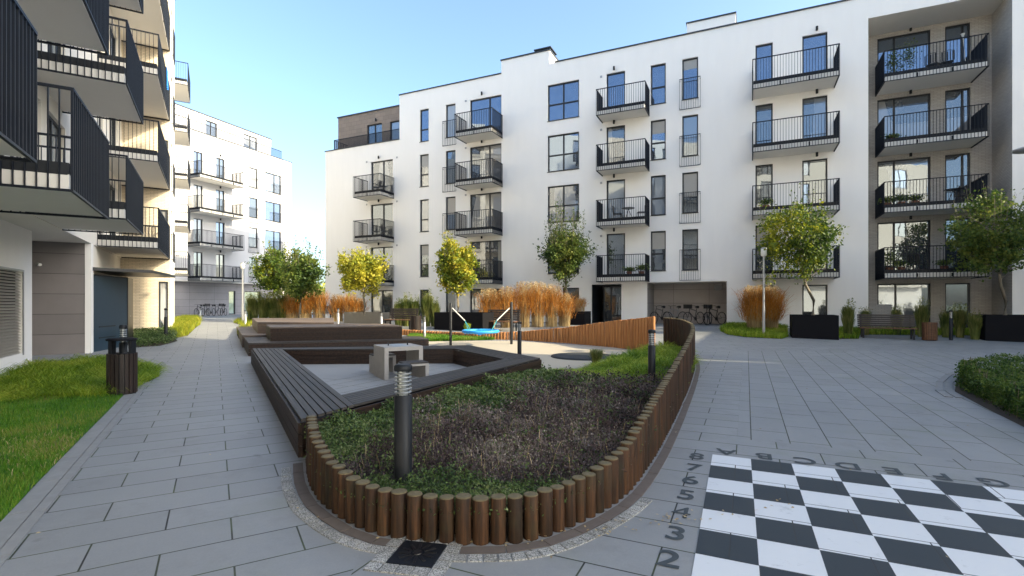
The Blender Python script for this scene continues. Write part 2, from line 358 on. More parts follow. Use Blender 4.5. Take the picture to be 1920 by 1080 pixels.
# ------------------------------------------------------------------ building kit
def wall(f, parent, s0, s1, z0, z1, holes, m, e=0., reveal=.2, name='wall', mrev=None):
    ss = sorted({s0, s1}|{x for h in holes for x in h[:2] if s0 < x < s1}); zz = sorted({z0, z1}|{x for h in holes for x in h[2:4] if z0 < x < z1})
    b = MB()
    for i in range(len(ss)-1):
        for j in range(len(zz)-1):
            a, c = (ss[i]+ss[i+1])/2, (zz[j]+zz[j+1])/2
            if any(h[0] < a < h[1] and h[2] < c < h[3] for h in holes): continue
            b.quad(f.pt(ss[i], e, zz[j]), f.pt(ss[i+1], e, zz[j]), f.pt(ss[i+1], e, zz[j+1]), f.pt(ss[i], e, zz[j+1]))
    for h in holes:
        r = h[4] if len(h) > 4 else reveal
        a, c, lo, hi = h[:4]; q = lambda s, z, d: f.pt(s, e-d, z)
        b.quad(q(a, lo, 0), q(a, hi, 0), q(a, hi, r), q(a, lo, r)); b.quad(q(c, lo, 0), q(c, hi, 0), q(c, hi, r), q(c, lo, r))
        b.quad(q(a, hi, 0), q(c, hi, 0), q(c, hi, r), q(a, hi, r)); b.quad(q(a, lo, 0), q(c, lo, 0), q(c, lo, r), q(a, lo, r))
    return b.build(name, m, parent)
GI = [0]
def window(f, parent, s0, s1, z0, z1, e=0., cols=1, rows=None, glass=None, depth=.15, sill=True, split=None, name='window'):
    """frame with mullions; the pane is a sub-part"""
    w = .065; d = e-depth; b = MB()
    b.box(f, s0, s0+w, d, d+.07, z0, z1); b.box(f, s1-w, s1, d, d+.07, z0, z1)
    b.box(f, s0+w, s1-w, d, d+.068, z1-w, z1); b.box(f, s0+w, s1-w, d, d+.068, z0, z0+w)
    for i in range(1, cols):
        c = s0+(s1-s0)*(split if split else i/cols); b.box(f, c-w*.6, c+w*.6, d, d+.064, z0+w, z1-w)
    if rows: c = z0+(z1-z0)*rows; b.box(f, s0+w, s1-w, d, d+.060, c-w*.6, c+w*.6)
    if sill: b.box(f, s0-.03, s1+.03, d+.07, e+.035, z0-.03, z0-.005)
    o = b.build(name, M['frame'], parent)
    GI[0] += 1; p = MB(); y = d+.02; p.quad(f.pt(s0+.02, y, z0+.02), f.pt(s1-.02, y, z0+.02), f.pt(s1-.02, y, z1-.02), f.pt(s0+.02, y, z1-.02))
    p.build('pane', glass or gm[(GI[0]*7+int(z0)) % 5], o); return o
def rail_bars(b, f, a, c, e0, e1, z0, z1, along='s', step=.115):
    L = abs(c-a); n = max(2, round(L/step))
    for i in range(n+1):
        t = a+(c-a)*i/n
        if along == 's': b.box(f, t-.006, t+.006, e0-.04, e0, z0, z1)
        else: b.box(f, e0-.04 if e0 < e1 else e0, e0 if e0 < e1 else e0+.04, t-.006, t+.006, z0, z1)
def balcony(f, parent, s0, s1, e0, e1, z, h=1.42, th=.2, soff=None, name='balcony', ends=(1, 1), blade=.04):
    """z = bottom of slab; part: slab, sub-parts railing and edge_panel"""
    sl = MB().box(f, s0+.05, s1-.05, e0, e1-.06, z+.03, z+.03+th).build(name, soff or M['slab'], parent)
    r = MB(); top = z+h
    r.box(f, s0, s1, e1-.045, e1, top-.035, top); r.box(f, s0, s1, e1-.04, e1-.005, z-.01, z+.02)
    n = max(2, round((s1-s0)/.118))
    for i in range(n+1):
        t = s0+.006+(s1-s0-.012)*i/n; r.box(f, t-.0075, t+.0075, e1-.034, e1-.004, z+.02, top-.035)
    for k, s_ in ((0, s0), (1, s1)):
        if not ends[k]: continue
        a, c = (s_, s_+.045) if k == 0 else (s_-.045, s_)
        r.box(f, a, c, e0, e1-.045, top-.035, top); r.box(f, a, c, e0, e1-.045, z-.01, z+.02)
        n = max(2, round((e1-e0)/.118))
        for i in range(n):
            t = e0+.01+(e1-e0-.05)*i/n; r.box(f, a+.003, c-.003, t-.006, t+.006, z+.02, top-.035)
    r.build('railing', M['blade'], sl)
    p = MB(); zz = z+.03+th
    p.box(f, s0+.055, s1-.055, e1-.075, e1-.062, zz-.01, zz+.16)
    if ends[0]: p.box(f, s0+.047, s0+.06, e0, e1-.075, zz-.01, zz+.16)
    if ends[1]: p.box(f, s1-.06, s1-.047, e0, e1-.075, zz-.01, zz+.16)
    for i in range(1, max(2, int((s1-s0)/1.1))):
        t = s0+(s1-s0)*i/max(2, int((s1-s0)/1.1)); p.box(f, t-.03, t+.03, e1-.061, e1-.041, z+.04, zz-.02)
    p.build('edge_panel', M['metal'], sl); return sl
def french_rail(f, parent, s0, s1, z0, z1, e=0.):
    b = MB(); b.box(f, s0, s1, e+.07, e+.10, z1-.03, z1); b.box(f, s0, s1, e+.07, e+.10, z0, z0+.025); n = max(3, round((s1-s0)/.12))
    for i in range(n+1):
        t = s0+(s1-s0)*i/n; b.box(f, t-.006, t+.006, e+.075, e+.095, z0, z1)
    for t in (s0+.01, s1-.03):
        for zz in (z0+.08, z1-.12): b.box(f, t, t+.02, e, e+.075, zz, zz+.02)
    return b.build('window_railing', M['blade'], parent)
def blind(f, parent, s0, s1, z0, z1, part, e=0., depth=.15):
    d = e-depth+.024; return MB().quad(f.pt(s0+.07, d, z1-.07-(z1-z0)*part), f.pt(s1-.07, d, z1-.07-(z1-z0)*part), f.pt(s1-.07, d, z1-.07), f.pt(s0+.07, d, z1-.07)).build('roller_blind', M['blind'], parent)
def wall_lamp(f, parent, s, z, e=0.):
    b = MB(); c = f.pt(s, e+.1, z); b.lathe([(.05, -.1), (.055, -.09), (.055, .09), (.05, .1)], c, 10); b.box(f, s-.02, s+.02, e, e+.06, z-.03, z+.03)
    return b.build('wall_lamp', M['metal'], parent)
def vent(f, parent, s, z, e=0.):
    b = MB(); b.box(f, s-.06, s+.06, e, e+.02, z-.06, z+.06); b.box(f, s-.04, s+.04, e+.02, e+.03, z-.04, z+.04); return b.build('wall_vent', M['steel'], parent)

# ------------------------------------------------------------------ long white building
f = MF
mb = thing('apartment_building', (*f.pt(0, 0, 0)[:2], .3), 'long white five storey apartment block with anthracite balconies behind the planters', 'building')
sL, sE = f.s(610), f.s(1628); sM = f.s(749); sR = f.s(1898); sEnd = 26.
ZR = 15.7
def zw(k): return (3.3+3*k, 5.45+3*k)       # window sill and head of storey k
zd = lambda k: (3.02+3*k, 5.45+3*k)         # door
cols = dict(d1=(695, 736.6), c1=(787, 803.7), c2=(835.5, 854), d2=(881, 940), c3=(1026.7, 1085.7), d3=(1137, 1172), c4=(1220, 1248.3), c5=(1279, 1309), d4=(1416.5, 1449), d5=(1504.3, 1551.7))
S = {k: (f.s(a), f.s(b)) for k, (a, b) in cols.items()}
G0, G1 = .35, 2.45
holes = []
for k in range(4):
    for c in ('c1', 'c2', 'c3', 'c4', 'c5'): holes.append((*S[c], *zw(k)))
    for c in ('d1', 'd2', 'd3', 'd4', 'd5'):
        if c == 'd1' and k == 3: continue
        holes.append((*S[c], *zd(k)))
holes += [(*S['d1'], G0, G1), (*S['c1'], .5, G1), (*S['c2'], G0, G1), (*S['d2'], G0, G1), (f.s(1055), f.s(1085.7), G0, G1), (*S['d5'], G0, G1), (f.s(1422), f.s(1449), 1.2, G1)]
nic = (f.s(1213), f.s(1363), .0, f.z(528, f.s(1290))); ent = (f.s(1109.5), f.s(1165), .0, f.z(533, f.s(1140)))
zl = f.z(285, sL)
wall(f, mb, sL, sM, -.2, zl, [h for h in holes if h[1] < sM], M['white'])
wall(f, mb, sM, sE, -.2, ZR, [h for h in holes if h[0] > sM]+[nic+(2.2,), ent+(2.2,)], M['white'])
window(f, mb, *S['c3'], *zw(0), cols=2, rows=.45)
for k in range(4):
    z0, z1 = zw(k); y0, y1 = zd(k)
    window(f, mb, *S['c1'], z0, z1, rows=.38, glass=gm[k % 5]); window(f, mb, *S['c2'], z0, z1, glass=gm[(k*2+1) % 5])
    french_rail(f, mb, S['c2'][0]-.18, S['c2'][1]+.08, z0-.55, z0+1.08)
    window(f, mb, *S['d2'], y0, y1, cols=2, sill=False, split=.62, glass=gm[[2, 1, 1, 3][k]], name='balcony_door')
    if k: window(f, mb, *S['c3'], z0, z1, cols=2, rows=.45, glass=gm[[0, 1, 3, 3][k]])
    window(f, mb, *S['d3'], y0, y1, sill=False, glass=gm[[0, 4, 1, 3][k]], name='balcony_door')
    window(f, mb, *S['c4'], z0, z1, rows=.43, glass=gm[[0, 4, 3, 3][k]]); window(f, mb, *S['c5'], z0, z1, glass=gm[[0, 0, 4, 3][k]])
    french_rail(f, mb, f.s(1274.5), f.s(1313.5), z0-.55, z0+1.08)
    window(f, mb, *S['d4'], y0, y1, sill=False, glass=gm[[2, 0, 0, 3][k]], name='balcony_door'); window(f, mb, *S['d5'], y0, y1, sill=False, glass=gm[[1, 0, 4, 3][k]], name='balcony_door')
    zb = 2.72+3*k
    if k < 3:
        window(f, mb, *S['d1'], y0, y1, cols=2, sill=False, split=.55, glass=gm[[4, 0, 1][k]], name='balcony_door'); balcony(f, mb, f.s(689), f.s(739), 0, 1.45, zb)
        wall_lamp(f, mb, (S['d1'][0]+S['d1'][1])/2-.2, y1+.22); vent(f, mb, S['d1'][0]-.35, y1+.05); vent(f, mb, S['d1'][1]+.35, y1+.05)
    balcony(f, mb, f.s(874), f.s(942.6), 0, 1.45, zb); balcony(f, mb, f.s(1129), f.s(1218), 0, 1.3, zb); balcony(f, mb, f.s(1410), f.s(1565), 0, 1.5, zb)
    wall_lamp(f, mb, S['d2'][0]+.9, y1+.25); wall_lamp(f, mb, S['d3'][0]+.45, y1+.2); wall_lamp(f, mb, S['d5'][0]+.6, y1+.2)
    vent(f, mb, S['d2'][0]-.3, y1); vent(f, mb, S['d3'][0]-.3, y1-.1)
window(f, mb, *S['d1'], G0, G1, cols=2, sill=False, glass=gm[2]); window(f, mb, *S['c1'], .5, G1); window(f, mb, *S['c2'], G0, G1, glass=gm[2])
window(f, mb, *S['d2'], G0, G1, cols=2, sill=False, glass=gm[1]); window(f, mb, f.s(1055), f.s(1085.7), G0, G1, glass=gm[0])
window(f, mb, *S['d5'], G0, G1, rows=.3, sill=False, glass=gm[0]); window(f, mb, f.s(1422), f.s(1449), 1.2, G1, glass=gm[0])
for c_, k_, q_ in (('c1', 2, .35), ('c2', 1, .5), ('c4', 0, .42), ('c4', 2, .3), ('c5', 1, .55), ('c1', 0, .3), ('c5', 3, .22), ('d4', 0, .4)): z0_, z1_ = zw(k_); blind(f, mb, *S[c_], z0_, z1_, q_)
# bicycle niche and entrance
def cladback(s0, s1, z0, z1, e, m, name='cladding'): return MB().box(f, s0, s1, e-.1, e, z0, z1).build(name, m, mb)
cladback(nic[0], nic[1], 0, nic[3], -2.15, M['panel_m'])
for a_, c_ in ((nic[1]-.03, nic[1]-.002), (nic[0]+.002, nic[0]+.03)): MB().box(f, a_, c_, -2.14, -.02, .0, nic[3]-.01).build('cladding', panelm('cladding return', MF.n, (.36, .33, .31), 1.9, .78), mb)
MB().box(f, nic[0]+.04, nic[1]-.04, -2.1, -.05, nic[3]-.03, nic[3]-.004).build('ceiling', M['soffit'], mb)
b = MB(); b.box(f, nic[1]-.62, nic[1]-.22, -.5, -.25, nic[3]-.45, nic[3]-.14); b.build('ceiling_heater', M['black'], mb)
cladback(ent[0], ent[1], 0, ent[3], -2.15, M['black'], 'lobby_wall')
b = MB(); b.box(f, ent[0]+.003, ent[0]+.05, -2.1, -.02, 0, ent[3]-.01); b.build('cladding', M['frame'], mb)
sd0 = f.s(1127); window(f, mb, sd0, ent[1]-.05, .4, ent[3]-.1, e=-.45, cols=2, split=.4, sill=False, glass=glassm('door glass', (.008, .01, .012), None, 2, MF.u, .08), name='entrance_door')
b = MB(); b.tube([f.pt(sd0+.95, -.45, 1.2), f.pt(sd0+.95, -.45, 1.9)], .02, 6); b.build('door_handle', M['steel'], mb)
# recessed loggia with beige brick
eR = -1.95; zs = f.z(34, sE+.05)
wall(f, mb, sE, sEnd, zs, ZR+.9, [], M['white'], name='upper_wall'); wall(f, mb, sR, sEnd, -.2, zs, [], M['white'], name='end_wall')
MB().box(f, sE-.3, sR+.3, eR-.1, -.01, zs, zs+.12).build('soffit', M['soffit'], mb)
rh = []; rd = [(f.s(1645, eR), f.s(1745, eR)), (f.s(1772, eR), f.s(1819.5, eR))]
for k in range(4): rh += [(*rd[0], 3.02+3*k, 5.5+3*k), (*rd[1], 3.02+3*k, 5.5+3*k)]
rh += [(*rd[0], G0, 2.5), (*rd[1], G0, 2.5)]
wall(f, mb, sE-1.5, sR+.5, -.2, zs, rh, M['brick_m'], e=eR, name='brick_wall')
q = lambda s, e, z: f.pt(s, e, z)
MB().quad(q(sR, eR-.01, -.2), q(sR, 0, -.2), q(sR, 0, zs), q(sR, eR-.01, zs)).build('brick_wall', M['brick_mn'], mb)
MB().quad(q(sE, eR, -.2), q(sE, 0, -.2), q(sE, 0, zs), q(sE, eR, zs)).build('side_wall', M['white'], mb)
for k in range(4):
    y0, y1 = 3.02+3*k, 5.5+3*k
    window(f, mb, *rd[0], y0, y1, e=eR, cols=2, split=.33, sill=False, glass=gm[[0, 4, 1, 3][k]], name='balcony_door'); window(f, mb, *rd[1], y0, y1, e=eR, sill=False, cols=2, split=.72, glass=gm[[0, 2, 1, 3][k]], name='balcony_door')
    balcony(f, mb, f.s(1658, -.1), f.s(1855, -.1), eR, -.1, 2.70+3*k); wall_lamp(f, mb, rd[0][0]+1.3, y1+.16, eR)
window(f, mb, *rd[0], G0, 2.5, e=eR, cols=2, split=.36, sill=False, glass=gm[4]); window(f, mb, *rd[1], G0, 2.5, e=eR, sill=False, glass=gm[0])
MB().box(f, sE+.1, sE+1.2, eR+.01, eR+.5, 0, 1.5).build('brick_pier', M['brick_m'], mb)
# volume behind the facade, roofs, terrace storey
bd = -12.
b = MB(); Pq = lambda s, e: f.pt(s, e, 0)
b.box(f, sL+.001, sM, bd, -3.2, -.2, zl-.05); b.box(f, sM, sEnd-.002, bd, -3.2, -.2, ZR-.05)
b.quad(q(sL, 0, -.2), q(sL, -3.3, -.2), q(sL, -3.3, zl), q(sL, 0, zl)); b.quad(q(sM, 0, zl), q(sM, -3.3, zl), q(sM, -3.3, ZR), q(sM, 0, ZR)); b.quad(q(sEnd, 0, -.2), q(sEnd, -3.3, -.2), q(sEnd, -3.3, ZR), q(sEnd, 0, ZR))
b.build('wall', M['white'], mb)
b = MB(); b.box(f, sL, sM, -3.3, -.001, zl-.12, zl-.04); b.box(f, sM, sE, -3.3, -.001, ZR-.12, ZR-.04); b.box(f, sE, sEnd, -3.3, -.001, ZR+.78, ZR+.86); b.build('roof', M['coping'], mb)
b = MB(); b.box(f, sL-.04, sM, -.2, .05, zl, zl+.06); b.box(f, sM-.04, f.s(940), -.25, .05, ZR, ZR+.07); b.box(f, f.s(1040), sE+.02, -.25, .05, ZR, ZR+.07); b.box(f, sL-.04, sL+.2, -3.4, -.2, zl, zl+.06)
s4, s5 = f.s(940), f.s(1030); b.box(f, s4-.05, s5+.05, -4, .05, 16.5, 16.58); b.build('coping', M['coping'], mb)
MB().box(f, s4, s5, -4, -.003, ZR-.1, 16.5).build('roof_parapet', M['white'], mb)
b = MB(); b.box(f, s5-1.1, s5-.2, -1.5, -.6, 16.58, 16.95); b.box(f, s5-1.2, s5-.1, -1.6, -.5, 16.95, 17.02); b.build('chimney', M['coping'], mb)
s6, s7 = f.s(1288, -3), f.s(1379, -3); MB().box(f, s6, s7, -6, -3, ZR-.2, f.z(45, s6, -3)).build('roof_housing', M['white'], mb)
MB().box(f, s6-.05, s7+.05, -6.1, -2.95, f.z(45, s6, -3), f.z(45, s6, -3)+.08).build('coping', M['coping'], mb)
eT = -1.7; t0 = f.s(634, eT); zt = f.z(222, t0, eT); th = [(f.s(688, eT), f.s(716, eT), zl, zl+2.15), (f.s(731, eT), sM+.4, zl, zl+2.1)]
wall(f, mb, t0, sM+.5, zl-.1, zt, th, M['shingle'], e=eT, name='terrace_wall')
MB().box(f, t0, sM+.3, bd, eT-.25, zl-.1, zt-.02).build('terrace_storey', M['shingle'], mb); MB().box(f, t0-.06, sM+.01, bd, eT+.07, zt, zt+.08).build('coping', M['coping'], mb)
for h in th: window(f, mb, *h, e=eT, cols=2, sill=False, glass=gm[4])
wall_lamp(f, mb, f.s(706, eT), zl+2.4, eT)
b = MB(); r0, r1 = f.s(626, -.3), sM-.02; b.box(f, r0, r1, -.34, -.30, zl+.85, zl+.89)
for i in range(90): t = r0+(r1-r0)*i/89; b.box(f, t-.008, t+.008, -.335, -.305, zl+.06, zl+.86)
for i in range(40): b.box(f, r0, r0+.03, -.34-i*.12, -.325-i*.12, zl+.06, zl+.86)
b.box(f, r0, r0+.03, -5, -.3, zl+.85, zl+.89); b.build('terrace_railing', M['blade'], mb)
b = MB(); b.box(f, sL, f.s(1213)-.02, .002, .012, .40, .43); b.box(f, nic[1]+.02, sE, .002, .012, .40, .43); b.build('base_strip', M['coping'], mb)

# ------------------------------------------------------------------ left building (balconies overhead)
f = AF
ab = thing('apartment_building', (*f.pt(15, -1.7, 0)[:2], 0), 'tall pale building at left with stacked dark slatted balconies over the path', 'building')
UE = -1.68; ZA = 18.6; A0, A1, A2 = -28., 25.4, 28.
ws = []
for k in range(5):
    for (a, c) in ((1.2, 2.4), (5.6, 6.5), (7.3, 9.2), (13.2, 14.1), (14.6, 16.2), (20.6, 21.5), (22.6, 24.4), (-3, -1.5), (-7, -5), (-11, -9.5), (-16, -14), (-20, -18.5), (-25, -23)): ws.append((a, c, 3.6+3*k+(0 if c < 12 else .3), 5.8+3*k+(0 if c < 12 else .3)))
wall(f, ab, A0, A1, 3.45, ZA, ws, M['cream'], e=UE)
for h in ws: window(f, ab, *h[:4], e=UE, cols=2 if h[1]-h[0] > 1.3 else 1, sill=False)
for k in range(5):
    for (a, c, z0) in ((-4., .1, 3.13), (.9, 6.42, 3.13), (8.06, 10.78, 3.13), (13., 15.95, 3.44), (20.3, 25.38, 3.46)):
        if (a, k) == (-4., 5): continue
        balcony(f, ab, a, c, UE, 0, z0+3*k, soff=M['soffit'])
# ground floor: louvred pier, cladded recess, entrance box, brick end volume
e1 = -2.43; sp_ = f.s(60, e1)
wall(f, ab, A0, sp_, -.1, 3.45, [(sp_-5.2, sp_-.75, .35, 2.35)], M['white'], e=e1)
l0, l1 = sp_-5.2, sp_-.75
b = MB()
for i in range(28):
    z = .37+i*.0705; P = [f.pt(s, e, zz) for s in (l0, l1) for (e, zz) in ((e1-.02, z), (e1-.10, z+.05), (e1-.108, z+.042), (e1-.028, z-.008))]
    b.add(P, ((0, 1, 5, 4), (1, 2, 6, 5), (2, 3, 7, 6), (3, 0, 4, 7), (0, 3, 2, 1), (4, 5, 6, 7)))
lv = b.build('louvre_grille', M['louvre'], ab); MB().quad(f.pt(l0, e1-.13, .35), f.pt(l1, e1-.13, .35), f.pt(l1, e1-.13, 2.35), f.pt(l0, e1-.13, 2.35)).build('shade_backing', M['louvreback'], lv)
b = MB(); b.box(f, l0, l1, e1-.01, e1+.02, 2.35, 2.4); b.box(f, l1, l1+.05, e1-.01, e1+.02, .3, 2.4); b.build('louvre_frame', M['steel'], ab)
MB().quad(f.pt(sp_, e1, -.1), f.pt(sp_, -6, -.1), f.pt(sp_, -6, 3.45), f.pt(sp_, e1, 3.45)).build('wall', M['white'], ab)
MB().box(f, 19.4, 19.6, -6, -1.83, -.1, 3.45).build('cladding', M['panel_a'], ab)
MB().box(f, 19.38, 19.75, -1.83, -1.68, -.1, 3.45).build('pier', M['white'], ab)
MB().box(f, A0, A1, -6, UE-.002, 3.45, 3.6).build('soffit', M['soffit'], ab)
MB().box(f, A0, A2, -14, -4.4, -.1, ZA-.05).build('wall', M['cream'], ab); MB().box(f, A0, A2, -14, UE-.01, ZA-.2, ZA-.02).build('roof', M['coping'], ab)
MB().quad(f.pt(A0, UE, 3.4), f.pt(A0, -6, 3.4), f.pt(A0, -6, ZA), f.pt(A0, UE, ZA)).build('wall', M['cream'], ab)
p0 = f.pt(19.76, -1.7, 0); p1 = f.pt(21.8, -1.05, 0); p2 = f.pt(23.2, -1.05, 0); DF = Frame(p0[:2], (p1[0]-p0[0], p1[1]-p0[1]), ((p1[1]-p0[1]), -(p1[0]-p0[0]))); dl = math.hypot(p1[0]-p0[0], p1[1]-p0[1])
b = MB(); b.box(DF, 0, dl, -.1, 0, .0, 2.5); vb = b.build('entrance_screen', M['navy'], ab)
b = MB(); b.box(DF, dl-.04, dl+.01, 0.0, .012, .0, 2.5); b.box(DF, .0, dl, .0, .012, 2.46, 2.5); b.box(DF, dl*.16, dl*.62, .001, .01, .42, .46); b.box(DF, dl*.16, dl*.62, .001, .01, .78, .82); b.build('door_trim', M['frame'], vb)
b = MB(); b.box(f, 21.82, 23.2, -1.15, -1.05, .05, 2.5); sdm = b.build('side_door', M['black'], ab)
b = MB(); b.tube([f.pt(22.0, -1.0, 1.1), f.pt(22.15, -1.0, 1.1)], .012, 6); b.build('handle', M['steel'], sdm)
MB().box(f, 19.6, 25.4, -4.4, -1.72, -.1, 3.45).build('wall', M['cream'], ab)
MB().prism([f.pt(19.5, -1.9, 0), f.pt(20.5, -.2, 0), f.pt(24.2, .25, 0), f.pt(24.0, -1.6, 0)], 2.62, 2.72).build('canopy', M['black'], ab)
MB().box(f, 23.2, A1, -4.4, -1.3, 0, 2.55).build('wall', M['brick_a'], ab)
# brick end volume
hs = [(f.s(309.5, 0) if False else -.42, -.05, .3, 2.5)]
EF = Frame(f.pt(A1, 0, 0)[:2], f.n, (-f.u[0], -f.u[1]))     # faces the camera; s = e
wh = [(-.42, -.08, .3, 2.5)]+[(-.40, -.08, 3.9+3*k, 5.6+3*k) for k in range(5)]
wall(EF, ab, UE-1, 0, -.1, ZA, wh, M['brick_a'], reveal=.12, name='brick_wall')
for h in wh: window(EF, ab, *h, depth=.1, sill=False, glass=gm[1])
wh = [(25.9, 26.7, 3.7+3*k, 5.7+3*k) for k in range(5)]
wall(f, ab, A1, A2, -.1, ZA, wh, M['cream'], reveal=.12)
for h in wh: window(f, ab, *h, depth=.1, sill=False); french_rail(f, ab, h[0]-.1, h[1]+.1, h[2]-.3, h[2]+1)
MB().quad(f.pt(A2, 0, -.1), f.pt(A2, -14, -.1), f.pt(A2, -14, ZA), f.pt(A2, 0, ZA)).build('wall', M['cream'], ab)
# second part of that building further along the path
MB().box(f, A2+.01, 42, -14, -1.6, -.1, 15.6).build('rear_wing', M['cream'], ab)
for k in range(5): balcony(f, ab, 37.2, 40.6, -1.6, .2, 3.4+3.0*k, soff=M['soffit'])
b = MB(); c = f.pt(19.25, -2.9, 2.75); b.tube([c, (c[0]+.18, c[1]-.12, c[2]-.03)], .045, 8); b.box(f, 19.3, 19.4, -2.93, -2.87, 2.7, 2.78); b.build('security_camera', M['lampwhite'], ab)

# ------------------------------------------------------------------ far left building
f = BF
bb = thing('apartment_building', (*f.pt(0, 0, 0)[:2], .4), 'pale apartment block at the far end of the path with a grey clad ground floor', 'building')
b0, b1 = f.s(300), f.s(546); zt2 = f.z(300, f.s(530)); z1f = f.z(527, f.s(400))
bw = []; dcols = [(f.s(363), f.s(380)), (f.s(405), f.s(421))]; wcols = [(f.s(467), f.s(483), 1), (f.s(497), f.s(527), 2)]
for k in range(4):
    zf = z1f+.2+2.95*k
    bw += [(*c, zf, zf+2.3) for c in dcols]+[(c[0], c[1], zf+.35, zf+2.3) for c in wcols]
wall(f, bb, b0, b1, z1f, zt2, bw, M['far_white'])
for k in range(4):
    zf = z1f+.2+2.95*k
    for c in dcols: window(f, bb, *c, zf, zf+2.3, cols=2, sill=False, name='balcony_door')
    for c in wcols: window(f, bb, c[0], c[1], zf+.35, zf+2.3, cols=c[2], split=.6 if c[2] == 2 else None)
    french_rail(f, bb, wcols[0][0]-.1, wcols[0][1]+.1, zf-.2, zf+1.3); french_rail(f, bb, f.s(511), wcols[1][1]+.2, zf+.3, zf+1.3)
    balcony(f, bb, f.s(352), f.s(436), 0, 1.5, zf-.25)
    wall_lamp(f, bb, dcols[1][0]+.4, zf+2.55)
gh = [(f.s(438), f.s(450), .45, 2.7), (f.s(467), f.s(497), .45, 2.7)]
wall(f, bb, b0, b1-.5, 0, z1f, gh, M['panel_b'], e=-.6, name='cladding')
for h in gh: window(f, bb, *h, e=-.6, sill=False, glass=M['glassg'])
MB().box(f, b0, b1, -.7, -.001, z1f-.12, z1f+.001).build('soffit', M['soffit'], bb)
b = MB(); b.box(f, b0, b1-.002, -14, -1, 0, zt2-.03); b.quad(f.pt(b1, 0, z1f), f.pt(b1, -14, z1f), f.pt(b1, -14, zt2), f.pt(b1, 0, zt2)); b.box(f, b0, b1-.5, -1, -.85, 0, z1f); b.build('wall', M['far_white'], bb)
MB().box(f, b0, b1, -1.2, -.001, zt2-.1, zt2-.02).build('roof', M['coping'], bb); MB().box(f, b0, b1+.05, -.25, .05, zt2, zt2+.07).build('coping', M['coping'], bb)
eU = -2.; u1 = f.s(508, eU); zu = f.z(262, u1, eU); uh = [(f.s(386, eU), f.s(407, eU), zt2+.05, zt2+2.1), (f.s(457, eU), f.s(482, eU), zt2+.05, zt2+2.1)]
wall(f, bb, b0, u1, zt2-.05, zu, uh, M['far_white'], e=eU, name='upper_wall')
for h in uh: window(f, bb, *h, e=eU, cols=2, sill=False)
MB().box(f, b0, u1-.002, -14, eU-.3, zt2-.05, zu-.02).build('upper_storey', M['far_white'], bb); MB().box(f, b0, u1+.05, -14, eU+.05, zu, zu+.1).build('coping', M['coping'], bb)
b = MB(); r0, r1 = b0, f.s(530); b.box(f, r0, r1, -.2, -.15, zt2+.9, zt2+.95)
for i in range(110): t = r0+(r1-r0)*i/109; b.box(f, t-.012, t+.012, -.19, -.16, zt2+.07, zt2+.9)
b.build('terrace_railing', M['blade'], bb)

# ------------------------------------------------------------------ unseen courtyard buildings, placed and sized for the shade they cast; also mirrored in the panes
def block(f, s0, s1, e0, z1, label, m):
    t = thing('apartment_building', (*f.pt((s0+s1)/2, 0, 0)[:2], 0), label, 'building'); hs = []
    n = int((s1-s0)/4.2)
    for k in range(int(z1/3)-1):
        for i in range(n): a = s0+1.2+i*4.2; hs.append((a, a+1.5, .9+3*k, 2.7+3*k))
    wall(f, t, s0, s1, 0, z1, hs, m, name='wall')
    b = MB(); p = MB()
    for h in hs:
        b.box(f, h[0], h[1], -.2, -.15, h[2], h[3]); p.quad(f.pt(h[0]+.07, -.14, h[2]+.07), f.pt(h[1]-.07, -.14, h[2]+.07), f.pt(h[1]-.07, -.14, h[3]-.07), f.pt(h[0]+.07, -.14, h[3]-.07))
    w = b.build('window_frames', M['frame'], t); p.build('pane', gm[0], w)
    MB().box(f, s0+.001, s1-.001, e0, -.21, 0, z1-.01).build('wall', m, t); MB().box(f, s0-.05, s1+.05, e0, .05, z1, z1+.1).build('roof', M['coping'], t)
CF = Frame((24.3, 6.9), (-.344, -.939), (-.939, .344))
block(CF, 0, 15.5, -14, 28, 'unseen tall cream block at right, placed to shade the foreground', M['cream'])
block(Frame(MF.pt(18.5, 0, 0)[:2], MF.n, (-MF.u[0], -MF.u[1])), 0.05, 11.5, -9, 8.2, 'unseen low white wing beyond the long block, sized for its shade', M['white'])

# ------------------------------------------------------------------ foliage kits
def unit(n):
    v = rng.normal(size=(n, 3)); return v/np.linalg.norm(v, axis=1)[:, None]
def leaves(name, C, size, m, parent=None, up=.0):
    n = len(C); sz = (size*(.6+.8*rng.random(n)))[:, None]; a = unit(n); nrm = unit(n); nrm[:, 2] += up
    b = np.cross(a, nrm); b /= np.linalg.norm(b, axis=1)[:, None]+1e-9; a = np.cross(nrm, b); a /= np.linalg.norm(a, axis=1)[:, None]+1e-9
    V = np.stack([C-a*sz*.5, C+b*sz*.28, C+a*sz*.5, C-b*sz*.28], 1).reshape(-1, 3)
    return npmesh(name, V, np.arange(4*n).reshape(-1, 4), m, parent)
def blades(name, B, H, lean, width, m, parent=None, droop=.0):
    """arching grass blades: B bases (n,3), H heights, lean vectors (n,2)"""
    n = len(B); th = rng.random(n)*2*math.pi; w = np.stack([np.cos(th), np.sin(th), np.zeros(n)], 1)*(width*(.6+.8*rng.random(n)))[:, None]
    L = np.concatenate([lean, np.zeros((n, 1))], 1); up = np.zeros((n, 3)); up[:, 2] = H
    p0 = B; p1 = B+up*.5+L*.22; p2 = B+up*(.88-droop*.1)+L*.6; p3 = B+up*(1-droop)+L
    V = np.stack([p0-w, p0+w, p1+w*.9, p1-w*.9, p2+w*.6, p2-w*.6, p3+w*.12, p3-w*.12], 1).reshape(-1, 3)
    i = np.arange(n)[:, None]*8; F = np.concatenate([i+np.array([[0, 1, 2, 3]]), i+np.array([[3, 2, 4, 5]]), i+np.array([[5, 4, 6, 7]])], 0)
    return npmesh(name, V, F, m, parent)
